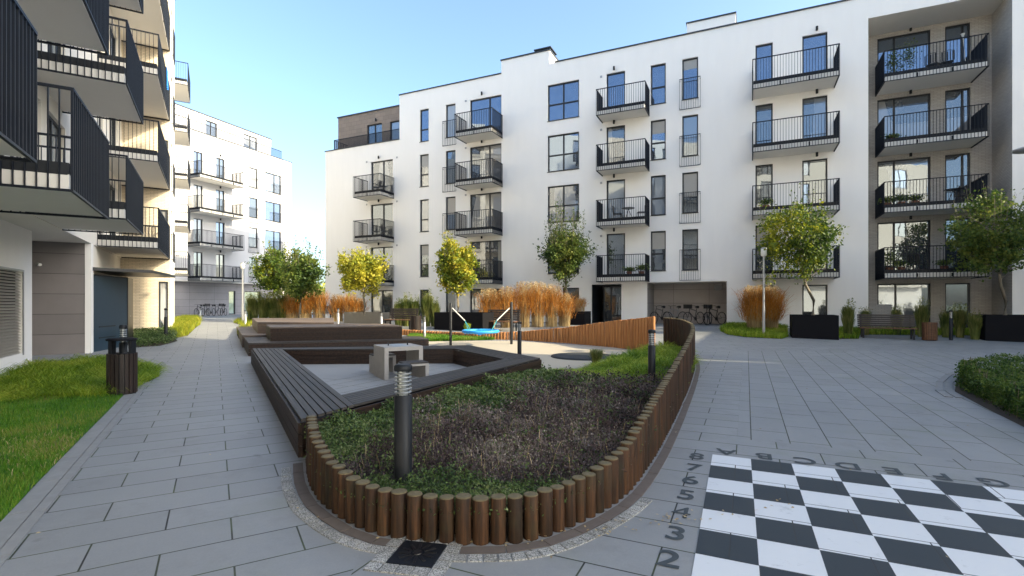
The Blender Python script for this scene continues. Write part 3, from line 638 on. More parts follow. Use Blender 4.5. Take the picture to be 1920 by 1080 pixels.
def leanv(n, a):
    t = rng.random(n)*2*math.pi; r = a*np.sqrt(rng.random(n)); return np.stack([r*np.cos(t), r*np.sin(t)], 1)
def tree(px, Y, ztrunk, cpx, cz, rx, rz, n, m, label, size=.11, base=None, kind='tree', twigs=0, bare=None, conic=0., tw=1.):
    p = at(px, Y); zb = p.z if base is None else base; c = Vector(((cpx-CX)/F_PX*Y, Y, cz))
    t = thing('maple_tree', (p.x, p.y, zb), label, 'tree', 'small maples planted round the courtyard')
    b = MB(); mid = Vector((p.x+.04, p.y, (zb+ztrunk)/2)); top = Vector((c.x*.5+p.x*.5, Y, ztrunk)); tip = Vector((c.x, Y, cz+rz*.6))
    b.tube([(p.x, p.y, zb), mid, top, (c.x, Y, cz), tip], [.075, .06, .052, .035, .012], 8)
    for i in range(22):
        a = i*2.4; h = ztrunk+(cz+rz*.4-ztrunk)*rng.random(); st = top.lerp(tip, max(0, (h-ztrunk)/(tip.z-ztrunk)))
        d = Vector((math.cos(a)*rx, math.sin(a)*rx, rz*(.35+.5*rng.random())))*(.55+.3*rng.random()); en = st+d
        b.tube([st, st+d*.5+Vector((0, 0, -.04)), en], [.022, .014, .005], 5)
    n = int(n*1.25); K = 150; u = unit(K); ph = rng.random(6)*6.28; rx *= .90; rz *= .93; rad = (.35+.65*rng.random(K)**.5)*(1+.16*np.sin(u[:, 0]*4+ph[0])*np.sin(u[:, 2]*5+ph[1])+.12*np.sin(u[:, 1]*7+ph[2])+.22*(rng.random(K) > .9))
    cen = u*rad[:, None]; cen[:, 0] *= rx*(.86+.14*np.sin(u[:, 2]*5)); cen[:, 1] *= rx*.95; cen[:, 2] *= rz
    if conic: cen[:, :2] *= (1-conic*np.clip(cen[:, 2]/rz, -.4, 1))[:, None]
    cr = rx*(.12+.15*rng.random(K)); idx = rng.integers(0, K, n); off = rng.normal(size=(n, 3))*cr[idx][:, None]*.55
    C = cen[idx]+off+np.array([c.x, c.y, c.z]); leaves('crown', C, size, m, t)
    if twigs:
        B = b; CC = []
        for i in range(twigs):
            a = rng.random()*6.28; r = rx*(.25+.75*rng.random()); q = Vector((c.x+math.cos(a)*r, Y+math.sin(a)*r, cz+rz*.55*(1-.4*(r/rx)))); h = (.5+.9*rng.random())*(1.45-.7*r/rx)*tw
            e = q+Vector((math.cos(a)*.18, math.sin(a)*.18, h)); B.tube([q, e], [.008, .003], 4, False)
            for j in range(int(15*h)): CC.append(q.lerp(e, .1+.9*rng.random())+Vector(rng.normal(size=3)*.05))
        leaves('shoot_leaves', np.array(CC), size*.8, m, t)
    b.build('trunk', M['bark'], t)
    return t
def ornamental(name, p, h, r, n, m, label, cat='grass', group=None, width=.009, plume=0, mp=None, droop=.12, lean=.5):
    t = thing(name, tuple(p), label, cat, group)
    B = np.zeros((n, 3)); B[:, :2] = leanv(n, r*(.5 if mp is not None and mp is not m else .35)); B += np.array(p); H = h*(.55+.45*rng.random(n)); L = leanv(n, h*lean)
    if mp is not None and mp is not m:
        k = n//3; blades('stalks', B[:k], H[:k]*1.0, L[:k]*.55, width*.5, mp, t, .02)
        j = n-k; hb = h*(.22+.5*rng.random(j)**.8); l2 = leanv(j, h*.16); B2 = B[k:].copy(); B2[:, :2] += l2+leanv(j, r*.25); B2[:, 2] += hb
        blades('foliage', B2, h*(.12+.30*rng.random(j)), l2*1.2+leanv(j, h*.26), width*.75, m, t, .3)
    else: blades('foliage', B, H, L, width, m, t, droop)
    if plume:
        q = leanv(plume, h*lean*.8); hh = h*(.85+.25*rng.random(plume)); P0 = np.array(p)+np.concatenate([q*.15, np.zeros((plume, 1))], 1); C = []
        for i in range(plume):
            tip = np.array(p)+np.array([q[i, 0], q[i, 1], hh[i]]); k = 16; s = rng.random(k)[:, None]; C.append(tip+np.array([q[i, 0]*.1, q[i, 1]*.1, .0])*s+np.concatenate([rng.normal(size=(k, 2))*.03, -(s*.28)], 1))
        leaves('plumes', np.concatenate(C), .05, mp or m, t); blades('stems', P0, hh, q, .004, mp or m, t)
    return t
def inpoly(X, Y, poly):
    c = np.zeros(len(X), bool); n = len(poly); j = n-1
    for i in range(n):
        xi, yi = poly[i][0], poly[i][1]; xj, yj = poly[j][0], poly[j][1]
        c ^= ((yi > Y) != (yj > Y)) & (X < (xj-xi)*(Y-yi)/(yj-yi+1e-12)+xi); j = i
    return c
def scatter(poly, n, fall=True):
    """random points in a polygon, thinned with distance from the camera"""
    xs = [p[0] for p in poly]; ys = [p[1] for p in poly]; X = rng.uniform(min(xs), max(xs), n*6); Y = rng.uniform(min(ys), max(ys), n*6)
    k = inpoly(X, Y, poly)
    if fall: y0 = max(3.2, min(ys)); k &= rng.random(len(X)) < np.minimum(1, (y0/np.maximum(Y, .5))**1.5)
    return X[k][:n], Y[k][:n]
gv = np.vectorize(g)

# ------------------------------------------------------------------ lawn, beds and kerbs on the left
lawn_p = [gp(0, 985), gp(60, 918), gp(120, 856), gp(180, 795), gp(238, 737), gp(190, 745), gp(90, 748), gp(0, 752), (-9.2, 7.0), (-7.2, 3.0), (-3.3, 3.0)]
sheet('lawn', lawn_p, M['turf'], .012)
X, Y = scatter(lawn_p, 75000); k = len(X); B = np.stack([X, Y, np.full(k, .012)], 1)
lw = blades('lawn_grass', B, .035+.03*rng.random(k), leanv(k, .03), .0028, M['lawn']); props(lw, 'short mown lawn with a worn yellowish patch beside the left path', 'lawn', kind='stuff')
yp = np.array(gp(40, 850)); X = rng.normal(yp[0], .5, 1300); Y = rng.normal(yp[1], .5, 1300); kk = inpoly(X, Y, lawn_p); X = X[kk]; Y = Y[kk]
lw2 = blades('dry_grass', np.stack([X, Y, np.full(len(X), .012)], 1), .03+.03*rng.random(len(X)), leanv(len(X), .04), .0028, M['grass_s']); props(lw2, 'dry straw coloured patch in the lawn', 'lawn', kind='stuff')
b = MB(); a0 = gp(238, 737); a1 = gp(0, 985); d = (a1-a0).normalized(); KF = Frame((a0.x, a0.y), (d.x, d.y), (-d.y, d.x))
sgn = 1 if KF.n[0] > 0 else -1; L = (a1-a0).length+1.2; i = -1.2
while i < L: b.box(KF, i+.004, i+.796, sgn*.0, sgn*.14, .0, .022); b.box(KF, i+.004, i+.796, sgn*.146, sgn*.22, .0, .018); i += .8
props(b.build('kerb', M['kerb']), kind='structure')
bedp = [gp(300, 706), gp(270, 722), gp(238, 740), gp(180, 748), gp(80, 750), gp(-60, 765), gp(-60, 735), gp(20, 712), gp(75, 692), gp(140, 684), gp(215, 684), gp(275, 690)]
sheet('bed_soil', bedp, M['soil'], .014)
X, Y = scatter(bedp, 15000, False); k = len(X); B = np.stack([X, Y, np.full(k, .014)], 1)
o = blades('sedge_bed', B, (.12+.22*(.5+.5*np.sin(X*3.1+1)*np.sin(Y*3.7)))*(.6+.6*rng.random(k)), leanv(k, .44), .0055, M['sedge'], None, .5); props(o, 'low arching bright green sedge round the litter bin', 'ground cover', kind='stuff')
def lowbed(poly, n, h, w, m, label, name='low_planting', leafy=False, lean=.2, dz=.012):
    sheet('bed_soil', poly, M['soil'], dz); X, Y = scatter(poly, n, False); k = len(X); B = np.stack([X, Y, gv(Y)], 1)
    if leafy: Cc = B+np.stack([rng.normal(size=k)*.03, rng.normal(size=k)*.03, h*rng.random(k)**.7], 1); o = leaves(name, Cc, w, m, None, .8)
    else: o = blades(name, B, h*(.5+.6*rng.random(k)), leanv(k, lean), w, m, None, .25)
    return props(o, label, 'ground cover', kind='stuff')
lowbed([gp(254, 652), gp(300, 649), gp(333, 640), gp(322, 630), gp(316, 622), gp(250, 628)], 9000, .35, .06, M['bed_g'], 'low dark green leafy planting under the pale brick wall', leafy=True)
lowbed([gp(322, 636), gp(352, 630), gp(376, 609), gp(372, 601), gp(346, 600), gp(329, 606), gp(316, 622)], 7000, .45, .008, M['sedge_y'], 'sunlit yellow green sedge at the corner of the left building', lean=.3)
lowbed([gp(448, 636), gp(444, 628), gp(452, 610), gp(437, 606), gp(448, 600), gp(475, 598), gp(480, 606), gp(470, 612), gp(458, 630)], 2500, .25, .008, M['sedge_y'], 'thin strip of yellow green sedge left of the stacked decks', lean=.15)
lowbed([gp(1350, 621), gp(1364, 628), gp(1400, 633), gp(1466, 636), gp(1478, 632), gp(1474, 616), gp(1400, 611), gp(1366, 611)], 9000, .28, .008, M['sedge'], 'mound of low green grass between the bicycle niche and the planter', lean=.2)
lowbed([gp(1574, 636), gp(1610, 636), gp(1612, 628), gp(1835, 630), gp(1835, 638), gp(1850, 622), gp(1573, 618)], 5000, .25, .01, M['sedge'], 'low green strip behind the bench and the litter bin', lean=.15)
# hedge on the right
def hedge():
    poly = [gp(1812, 728), gp(1850, 748), gp(1920, 784), gp(2100, 880), gp(2150, 700), gp(1985, 692), gp(1860, 697), gp(1816, 706)]
    sheet('bed_soil', [gp(1790, 735), gp(1845, 765), gp(1925, 805), gp(2120, 900), gp(2200, 700), gp(1985, 690), gp(1850, 692), gp(1795, 705)], M['soil'], .012)
    t = thing('hedge', tuple(gp(1900, 730)), 'low clipped dark green hedge at the right edge of the paving', 'hedge')
    X, Y = scatter(poly, 44000, False); k = len(X); e_ = k//2
    # half of the leaves sit on the hedge's outer face
    pe = [poly[i] for i in (7, 0, 1, 2, 3)]; sg = rng.integers(0, 4, e_); uu = rng.random(e_); P0 = np.array([[p.x, p.y] for p in pe]); q_ = P0[sg]*(1-uu[:, None])+P0[sg+1]*uu[:, None]
    X[:e_] = q_[:, 0]+rng.normal(size=e_)*.05; Y[:e_] = q_[:, 1]+rng.normal(size=e_)*.05; top = .38+.05*np.sin(X*7)+.04*np.sin(Y*9); r = rng.random(k); r[:e_] = 1; Z = np.where(r < .6, top-.07*rng.random(k), top*rng.random(k)**.8)
    C = np.stack([X+rng.normal(size=k)*.03, Y+rng.normal(size=k)*.03, Z], 1); leaves('foliage', C, .042, M['hedge'], t, .5)
    b = MB()
    for i in range(150):
        x, y = X[i*50], Y[i*50]; b.tube([(x, y, 0), (x+.03, y, .35+.12*rng.random())], [.006, .003], 4, False)
    b.build('stems', M['bark'], t)['kind'] = 'stuff'
    b = MB(); c = gp(1795, 740)
    pts = [gp(x, y) for x, y in ((1840, 692), (1800, 706), (1786, 720), (1788, 736), (1808, 748))]
    for off in (0, .14):
        for i in range(len(pts)-1):
            p, q = pts[i], pts[i+1]; dd = (q-p); nn = Vector((-dd.y, dd.x, 0)).normalized(); s = -1
            P = [p+nn*s*(off), q+nn*s*(off), q+nn*s*(off+.11), p+nn*s*(off+.11)]; b.prism([(v.x, v.y) for v in P], .0, .022)
    props(b.build('kerb', M['kerb']), kind='structure')
hedge()
# play surface and its grass
sheet('play_surface', [gp(1225, 662), gp(1150, 652), gp(1050, 645), gp(960, 640), gp(880, 640), gp(800, 640), gp(770, 640), gp(860, 655), gp(950, 678), gp(1013, 700), gp(1045, 702), gp(1090, 694), gp(1150, 680), gp(1247, 668)], M['play'], .014)
gr_p = [gp(803, 641), gp(905, 638.5), gp(930, 637.5), gp(880, 634), gp(800, 630.5), gp(770, 629.5), gp(762, 636)]
sheet('verge', gr_p, M['turf'], .02)
X, Y = scatter(gr_p, 14000, False); props(blades('verge_grass', np.stack([X, Y, gv(Y)+.02], 1), .07+.06*rng.random(len(X)), leanv(len(X), .04), .006, M['lawn']), 'sunlit strip of lawn along the low log palisade', 'lawn', kind='stuff')

# ------------------------------------------------------------------ decks and bench ring
def quadslats(b, o1, o2, i1, i2, n, z, th=.03, gap=.010):
    for j in range(n):
        a, c = j/n, (j+1)/n; w = (Vector(o1[:2])-Vector(i1[:2])).length; ga = gap/max(w, .3)/1.
        P = [Vector(o1[:2]).lerp(Vector(i1[:2]), a+ga), Vector(o2[:2]).lerp(Vector(i2[:2]), a+ga), Vector(o2[:2]).lerp(Vector(i2[:2]), c-ga), Vector(o1[:2]).lerp(Vector(i1[:2]), c-ga)]
        b.prism([tuple(p) for p in P], z-th, z)
def boardside(b, p, q, z0, z1, n=3, th=.025, inset=0.):
    p = Vector(p[:2]); q = Vector(q[:2]); d = (q-p).normalized(); nn = Vector((-d.y, d.x))
    h = (z1-z0)/n
    for i in range(n):
        P = [p, q, q+nn*th, p+nn*th]; b.prism([tuple(v) for v in P], z0+i*h+.004, z0+(i+1)*h-.004)
def platform(name, poly, z0, z1, nsl, m, ms, label, group, nb=3, order=(0, 1, 3, 2)):
    """poly: near-left, near-right, far-right, far-left"""
    t = thing(name, (poly[0][0], poly[0][1], z0), label, 'deck', group); b = MB()
    quadslats(b, poly[order[0]], poly[order[1]], poly[order[2]], poly[order[3]], nsl, z1); b.build('deck_top', m, t)
    s = MB(); n = len(poly)
    for i in range(n): boardside(s, poly[(i+1) % n], poly[i], z0, z1-.034, nb, -.022)
    s.build('side_boards', ms, t)
    cx = sum(p[0] for p in poly)/n; cy = sum(p[1] for p in poly)/n
    MB().prism([((p[0]-cx)*.985+cx, (p[1]-cy)*.985+cy) for p in poly], z0, z1-.045).build('core', M['black'], t); return t
zt = .4
N_, L_, BR, R_ = gpa(564, 786, zt), gpa(472.7, 652.9, zt), gpa(879.5, 647, zt), gpa(1013.4, 671, zt)
iN, iL, iB, iR = gpa(640, 740, zt), gpa(530, 655, zt), gpa(851.6, 653.5, zt), gpa(945, 673, zt)
NE = gpa(664.6, 758.5, zt)
t = thing('timber_bench', (N_.x, N_.y, 0), 'dark timber bench ring enclosing the concrete games table', 'bench')
b = MB(); quadslats(b, N_, L_, NE, iL, 7, zt); b.build('seat_boards', M['timberdark'], t)
b = MB(); quadslats(b, NE, R_, iN, iR, 7, zt); quadslats(b, R_, BR, iR, iB, 6, zt); quadslats(b, BR, L_, iB, iL, 6, zt); b.build('seat_boards', woodm('dark decking across', (.030, .027, .026), (.072, .066, .062), (.46, .89, 0)), t)
b = MB()
for p, q in ((N_, L_), (R_, N_), (BR, R_), (L_, BR)): boardside(b, q, p, 0, zt-.034, 3, -.025)
for p, q in ((iN, iL), (iR, iN), (iB, iR), (iL, iB)): boardside(b, q, p, 0, zt-.034, 3, .025)
b.build('side_boards', M['deckside'], t)
sheet('paving', [iN, iR, iB, iL], plain('pale slab', (.30, .295, .285), .75, 0, .1, 1.2), .016)
b = MB(); u_ = (Vector((.45, .89, 0))).normalized()
for k in range(-2, 9):
    p = Vector((iN.x, iN.y, 0))+Vector((-.60, -.15, 0))*0+Vector((.89, -.45, 0))*(-.4*k+.3)
    ys = [p+u_*s for s in np.linspace(-2, 12, 140)]
    ins = [v for v in ys if inpoly(np.array([v.x]), np.array([v.y]), [iN, iR, iB, iL])[0]]
    if len(ins) > 2: a, c = ins[0], ins[-1]; w = Vector((.89, -.45, 0))*.005; b.add([(v.x, v.y, .0205) for v in (a-w, a+w, c+w, c-w)], ((0, 1, 2, 3),))
    for j, v in enumerate(ins):
        if (j+k*4) % 8 == 0:
            v2 = v+Vector((-.89, .45, 0))*.4
            if inpoly(np.array([v2.x]), np.array([v2.y]), [iN, iR, iB, iL])[0]: w = u_*.004; b.add([(x.x, x.y, .0205) for x in (v-w, v+w, v2+w, v2-w)], ((0, 1, 2, 3),))
props(b.build('paving_joints', M['soil']), kind='structure')
grp = 'stacked timber decks'
p1 = [gpa(466, 643.7, .39), gpa(804, 635.5, .39), Vector((-3.3, 18.1, 0)), gpa(456.5, 630.3, .39)]
platform('timber_deck', p1, 0, .39, 12, M['timberdark'], M['deckside'], 'wide low dark timber deck forming the bottom step right behind the bench ring', grp)
p2 = [gpa(507, 614, .82), gpa(754, 611, .82), gpa(725, 606.6, .82), gpa(499, 608.6, .82)]
platform('timber_deck', p2, .391, .82, 9, M['decklit'], M['deckside'], 'raised timber deck standing on the low deck, its shaded front coloured black', grp)
p3 = [gpa(482.5, 604.3, .86), gpa(626, 604.8, .86), gpa(626, 595.8, .86), gpa(473, 596.5, .86)]
platform('timber_deck', p3, .45, .86, 14, M['decklit'], M['decklit'], 'sunlit pale brown timber deck farthest from the bench ring', grp)
a, c = gpa(454, 629, .45), gpa(443.6, 612, .45)
platform('timber_deck', [a, a+Vector((3.2, .9, 0)), c+Vector((5.2, 1.5, 0)), c], .0, .45, 16, M['decklit'], M['decklit'], 'low timber deck step at the far left under the sunlit deck', grp)

# ------------------------------------------------------------------ log palisades
def lathe_log(r, h, seed):
    b = MB(); V = []; n = 12
    b.lathe([(r, 0), (r*.99, h*.4), (r, h-.02), (r*.93, h-.006), (r*.80, h)], (0, 0, 0), n); return b
def palisade(name, pts, label, m, r=.055, parts=100, cover=None):
    """pts: (x, y, base z, top z) along the line"""
    t = thing(name, (pts[0][0], pts[0][1], pts[0][2]), label, 'fence', 'log palisades')
    seg = [math.hypot(pts[i+1][0]-pts[i][0], pts[i+1][1]-pts[i][1]) for i in range(len(pts)-1)]; tot = sum(seg); n = int(tot/(2*r*1.04)); rest = MB(); out = []
    me = None; o0 = ORG[t.name]
    for k in range(n+1):
        d = tot*k/n; i = 0
        while i < len(seg)-1 and d > seg[i]: d -= seg[i]; i += 1
        u = min(1, d/seg[i]); x, y, z0, z1 = [pts[i][j]+(pts[i+1][j]-pts[i][j])*u for j in range(4)]; z1 += random.uniform(-.008, .008); rr = r*random.uniform(.92, 1.04); out.append((x, y, z0, z1))
        if k < parts:
            if me is None: ob = lathe_log(r, 1., 0).build('log', m, None); me = ob.data; ob.parent = t; ORG[ob.name] = o0
            else: ob = link(bpy.data.objects.new('log', me), t)
            ob.location = (x-o0.x, y-o0.y, z0-.02-o0.z); ob.scale = (rr/r, rr/r, z1-z0+.02); ob.rotation_euler = (random.uniform(-.012, .012), random.uniform(-.012, .012), random.random()*6)
        else: rest.lathe([(rr, 0), (rr, z1-z0), (rr*.8, z1-z0+.015)], (x, y, z0-.02), 10)
    if rest.v: rest.build('logs', m, t)['kind'] = 'stuff'
    return out
tops = [((583, 868), 4.95, .47), ((588, 900), 0, .45), ((600, 925), 0, .41), ((615, 945), 0, .37), ((637.5, 962), 0, .348), ((666, 980), 0, .33), ((704.5, 997), 0, .317), ((759, 1008.6), 0, .314), ((846.7, 1017.5), 0, .311), ((909.7, 1018), 0, .312), ((972.7, 1015), 0, .316), ((1027.5, 1001), 0, .31), ((1070, 984), 0, .315), ((1113, 963), 0, .33), ((1149, 940.3), 0, .36), ((1178, 914), 0, .41), ((1206, 877), 0, .50), ((1230.6, 838.7), 0, .576), ((1255, 794), 0, .65), ((1271, 761.6), 0, .72), ((1287, 727), 0, .80), ((1296, 702), 0, .89), ((1299, 690), 0, .95), ((1298, 679), 0, 1.0), ((1290, 671), 0, 1.05), ((1272, 665), 0, 1.10), ((1247, 662), 0, 1.13)]
pal = []
for (x, y), _, h in tops: p = gp(x, y); pal.append((p.x, p.y, 0, h))
sm = []
for i in range(len(pal)-1):
    P = [np.array(pal[max(0, i-1)]), np.array(pal[i]), np.array(pal[i+1]), np.array(pal[min(len(pal)-1, i+2)])]
    for k in range(4): u = k/4; sm.append(tuple(.5*((2*P[1])+(-P[0]+P[2])*u+(2*P[0]-5*P[1]+4*P[2]-P[3])*u*u+(-P[0]+3*P[1]-3*P[2]+P[3])*u**3)))
sm.append(pal[-1]); NEAR = sm
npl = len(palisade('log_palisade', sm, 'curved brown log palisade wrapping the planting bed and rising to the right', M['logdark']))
f2 = [((1225, 660), 593.4), ((1145, 651), 602), ((1061, 643.5), 613.7), ((977, 638), 621.5), ((892, 635.6), 624), ((830, 631.5), 622), ((756, 628.5), 617.5)]
far = []
for (x, y), ty in f2: p = gp(x, y); far.append((p.x, p.y, p.z, EYE+(HZ-ty)/F_PX*p.y))
palisade('log_palisade', far, 'straight orange log palisade coloured as sunlit behind the swing, tallest at its right end', M['log'], .06)

# cobble strip, edging band and drain
def offset(pts, d):
    out = []
    for i in range(len(pts)):
        a = Vector(pts[max(0, i-1)][:2]); c = Vector(pts[min(len(pts)-1, i+1)][:2]); t_ = (c-a).normalized(); nn = Vector((t_.y, -t_.x)); out.append(Vector(pts[i][:2])+nn*d)
    return out
sgn = 1
tst = offset(NEAR, .3)
if min(p.y for p in tst) > min(p[1] for p in NEAR): sgn = -1
def band(pts, d0, d1, step, z, name, m, gap=.006, skip=None):
    a = offset(pts, sgn*d0); c = offset(pts, sgn*d1); b = MB(); acc = [0]
    for i in range(1, len(a)): acc.append(acc[-1]+(c[i]-c[i-1]).length)
    def at_(P, s):
        for i in range(1, len(P)):
            if s <= acc[i]: return P[i-1].lerp(P[i], (s-acc[i-1])/(acc[i]-acc[i-1]+1e-9))
        return P[-1]
    s = 0
    while s < acc[-1]-step:
        j = random.uniform(-.006, .006); q0, q1 = s+gap, s+step-gap+j
        P = [at_(a, q0), at_(a, q1), at_(c, q1), at_(c, q0)]
        if not (skip and skip(P[0])): b.prism([tuple(v) for v in P], 0, z+random.uniform(-.0015, .0015))
        s += step+j
    return props(b.build(name, m), kind='structure')
dc = gp(783, 1042)
nd = lambda v: abs(v.x-dc.x) < .19 and v.y < 3.45
band(NEAR, .075, .165, .30, .014, 'edging', M['edging'], .004, nd)
for d in (.18,):
    lim = [p for p in NEAR if not (p[0] > .85 and p[1] > 4.3) and p[1] < 5.0]
    band(lim, d, d+.085, .095, .016, 'cobble_strip', M['sett'], .005, nd)
b = MB(); dz_ = .018
DR = Frame((dc.x, dc.y), (.97, -.2), (.2, .97))
for ring_ in (0,):
    for i in range(-2, 3):
        for (s_, e_) in ((i*.1, -.2), (i*.1, .2), (-.2, i*.1), (.2, i*.1)): b.box(DR, s_-.045, s_+.045, e_-.045, e_+.045, 0, .015+random.uniform(0, .002))
props(b.build('cobble_strip', M['sett']), kind='structure')
t = thing('drain_cover', (dc.x, dc.y, 0), 'square cast iron drain cover set in setts at the tip of the planting bed', 'drain cover')
b = MB(); b.box(DR, -.145, .145, -.145, .145, 0, .018); b.build('frame', M['metal'], t)
b = MB(); b.lathe([(.03, .019), (.028, .024)], (dc.x, dc.y, 0), 14)
for i in range(12):
    a = i*math.pi/6; 
    for r0, r1 in ((.045, .12),): p = Vector((dc.x+math.cos(a)*r0, dc.y+math.sin(a)*r0)); q_ = Vector((dc.x+math.cos(a)*r1, dc.y+math.sin(a)*r1)); w = Vector((-math.sin(a), math.cos(a)))*.009; b.prism([tuple(p-w), tuple(q_-w), tuple(q_+w), tuple(p+w)], .017, .023)
b.build('grate_ribs', M['black'], t)

# ------------------------------------------------------------------ the planting bed
def soilz(x, y):
    t = min(1, max(0, (y-6)/6)); return .20*(1-t)+.03*t+max(0, g(y))
inner = offset(NEAR, -sgn*.02)
bed = [tuple(p) for p in inner]+[tuple(gp(1215, 668))[:2], tuple(gp(1150, 684))[:2], tuple(gp(1092, 696))[:2], tuple(gp(1045, 700))[:2], (R_.x+.02, R_.y+.1), (R_.x+.03, R_.y-.03), (N_.x+.05, N_.y)]
sheet('bed_soil', bed, M['soil'], 0, zf=soilz)
def zone(X, Y):      # 0 green near the timber, 1 brown heart, 2 sedge at the back right
    d = (X-N_.x)*(R_.y-N_.y)-(Y-N_.y)*(R_.x-N_.x); d = d/math.hypot(R_.x-N_.x, R_.y-N_.y); ns = .5*np.sin(X*2.3+Y*1.7)+.35*np.sin(X*4.1-Y*2.9)+.5*np.sin(X*7.7+Y*5.1)*np.sin(Y*6.3-X*3.1)+.25*rng.normal(size=len(X))
    z = np.where(d+ns*.8 < .95, 0, 1); z = np.where((Y < 3.95-.15*ns), 0, z); return np.where((Y > 9.6-.7*ns) & (X > .7) & (Y+2*X > 12.4), 2, z)
X, Y = scatter(bed, 46000); Z = np.array([soilz(a, c) for a, c in zip(X, Y)]); kb = np.hypot(X+.855, Y-3.98) > .11; X, Y, Z = X[kb], Y[kb], Z[kb]; zn = zone(X, Y); mound = np.clip(.5+.35*np.sin(X*5.1+1.3+.8*np.sin(Y*2.1))*np.sin(Y*4.3+np.sin(X*3))+.3*np.sin(X*11.3)*np.sin(Y*9.7+X*2), 0, 1.2)
k = zn == 1; n = k.sum(); B = np.stack([X[k], Y[k], Z[k]], 1); H = (.05+.24*mound[k]*rng.random(n)+.05*rng.random(n))*np.clip((Y[k]-3.45)/1.3, .25, 1)
kt = rng.random(n) < .025; props(blades('dry_stems', B[kt], H[kt]*1.25+.05, leanv(kt.sum(), .1), .0024, M['grass_s'], None, .05), 'pale dry stalks standing among the dwarf shrubs', 'ground cover', kind='stuff')
props(blades('heather_stems', B[::2], H[::2], leanv(n, .08)[::2], .0028, M['bed_b'], None, .05), 'brown faded stems of dwarf shrubs filling the planting bed', 'ground cover', kind='stuff')
rep = 3; C = np.repeat(B, rep, 0)+np.stack([rng.normal(size=n*rep)*.04, rng.normal(size=n*rep)*.04, np.repeat(H, rep)*(.35+.75*rng.random(n*rep))], 1)
sc_ = np.clip(C[:, 1]/4.5, .8, 2.2)
props(leaves('heather_leaves', C, .021*sc_, M['bed_b'], None, .3), 'brown and grey dwarf shrubs in the heart of the planting bed', 'ground cover', kind='stuff')
k = (zn == 0) | (rng.random(len(X)) < .12) & (zn == 1); n = k.sum(); B = np.stack([X[k], Y[k], Z[k]], 1); rep = 4; C_y = np.repeat(B[:, 1], rep)
C = np.repeat(B, rep, 0)+np.stack([rng.normal(size=n*rep)*.05, rng.normal(size=n*rep)*.05, (.05+.20*np.repeat(mound[k], rep))*rng.random(n*rep)**.6*np.clip((C_y-3.45)/1.3, .25, 1)], 1)
props(leaves('dwarf_shrubs', C, .026*np.clip(C[:, 1]/4.5, .8, 2.), M['bed_g'], None, .6), 'small leaved green shrubs along the timber bench side of the bed', 'ground cover', kind='stuff')
k = zn == 2; X2, Y2 = X[k], Y[k]; Z2 = Z[k]; rp = 7; X2 = np.repeat(X2, rp)+rng.normal(size=len(X2)*rp)*.15; Y2 = np.repeat(Y2, rp)+rng.normal(size=len(Y2)*rp)*.15; Z2 = np.repeat(Z2, rp); kk = inpoly(X2, Y2, bed); n = kk.sum()
B = np.stack([X2[kk], Y2[kk], Z2[kk]], 1); md = .5+.5*np.sin(B[:, 0]*4.2+1)*np.sin(B[:, 1]*3.7); hs_ = np.clip((B[:, 0]-1.1)/1.6, .22, 1)*(.14+.30*md)*(.5+.6*rng.random(n)); props(blades('sedge_bed', B, hs_, leanv(n, .40)*(.3+md[:, None]), .007, M['sedge'], None, .3), 'bright green arching sedge at the far right corner of the planting bed', 'ground cover', kind='stuff')
ornamental('grass_tuft', gp(1118, 690), .55, .2, 500, M['grass_g'], 'tall dark green grass tuft in front of the sunken trampoline', 'grass', width=.006, lean=.45, droop=.2)

# ------------------------------------------------------------------ chessboard painted on the slabs
co = gp(1336, 854); CU = Vector((.907, -.4206, 0)); CV = Vector((-.409, -.9126, 0)); su, sv = .362, .381
t = thing('ground_chessboard', (co.x, co.y, .012), 'large black and white chessboard painted on the paving', 'chessboard')
bw_ = MB(); bk = MB()
for i in range(8):
    for j in range(8):
        p = Vector((co.x, co.y, 0))+CU*su*i+CV*sv*j; P = [p, p+CU*su, p+CU*su+CV*sv, p+CV*sv]
        (bw_ if (i+j) % 2 == 0 else bk).add([(v.x, v.y, .012) for v in P], ((3, 2, 1, 0),))
bw_.build('white_squares', M['paintw'], t); bk.build('black_squares', M['paintb'], t)
def text(ch, c, size, ux, uy, name='painted_letter'):
    cu = bpy.data.curves.new('txt', 'FONT'); cu.body = ch; cu.size = size; cu.align_x = 'CENTER'; cu.align_y = 'CENTER'; cu.offset = 0. if ch == '4' else .005
    ob = bpy.data.objects.new('txt', cu); scene.collection.objects.link(ob); dg = bpy.context.evaluated_depsgraph_get(); me = bpy.data.meshes.new_from_object(ob.evaluated_get(dg)); bpy.data.objects.remove(ob)
    o0 = ORG[t.name]
    for v in me.vertices: q = Vector((c.x, c.y, .0125))+ux*v.co.x+uy*v.co.y; v.co = q-o0
    me.materials.clear(); me.materials.append(M['letter']); link(bpy.data.objects.new(name, me), t)
for i, ch in enumerate('ABCDEFGH'):
    c = Vector((co.x, co.y, 0))+CU*(su*(i+.36))-CV*.165
    text(ch, c, .30, -CU, CV)
for j, ch in enumerate('87654321'):
    c = Vector((co.x, co.y, 0))+CV*(sv*(j+.42))-CU*.145+CV*-.01
    text(ch, c, .30, CU, -CV, 'painted_number')

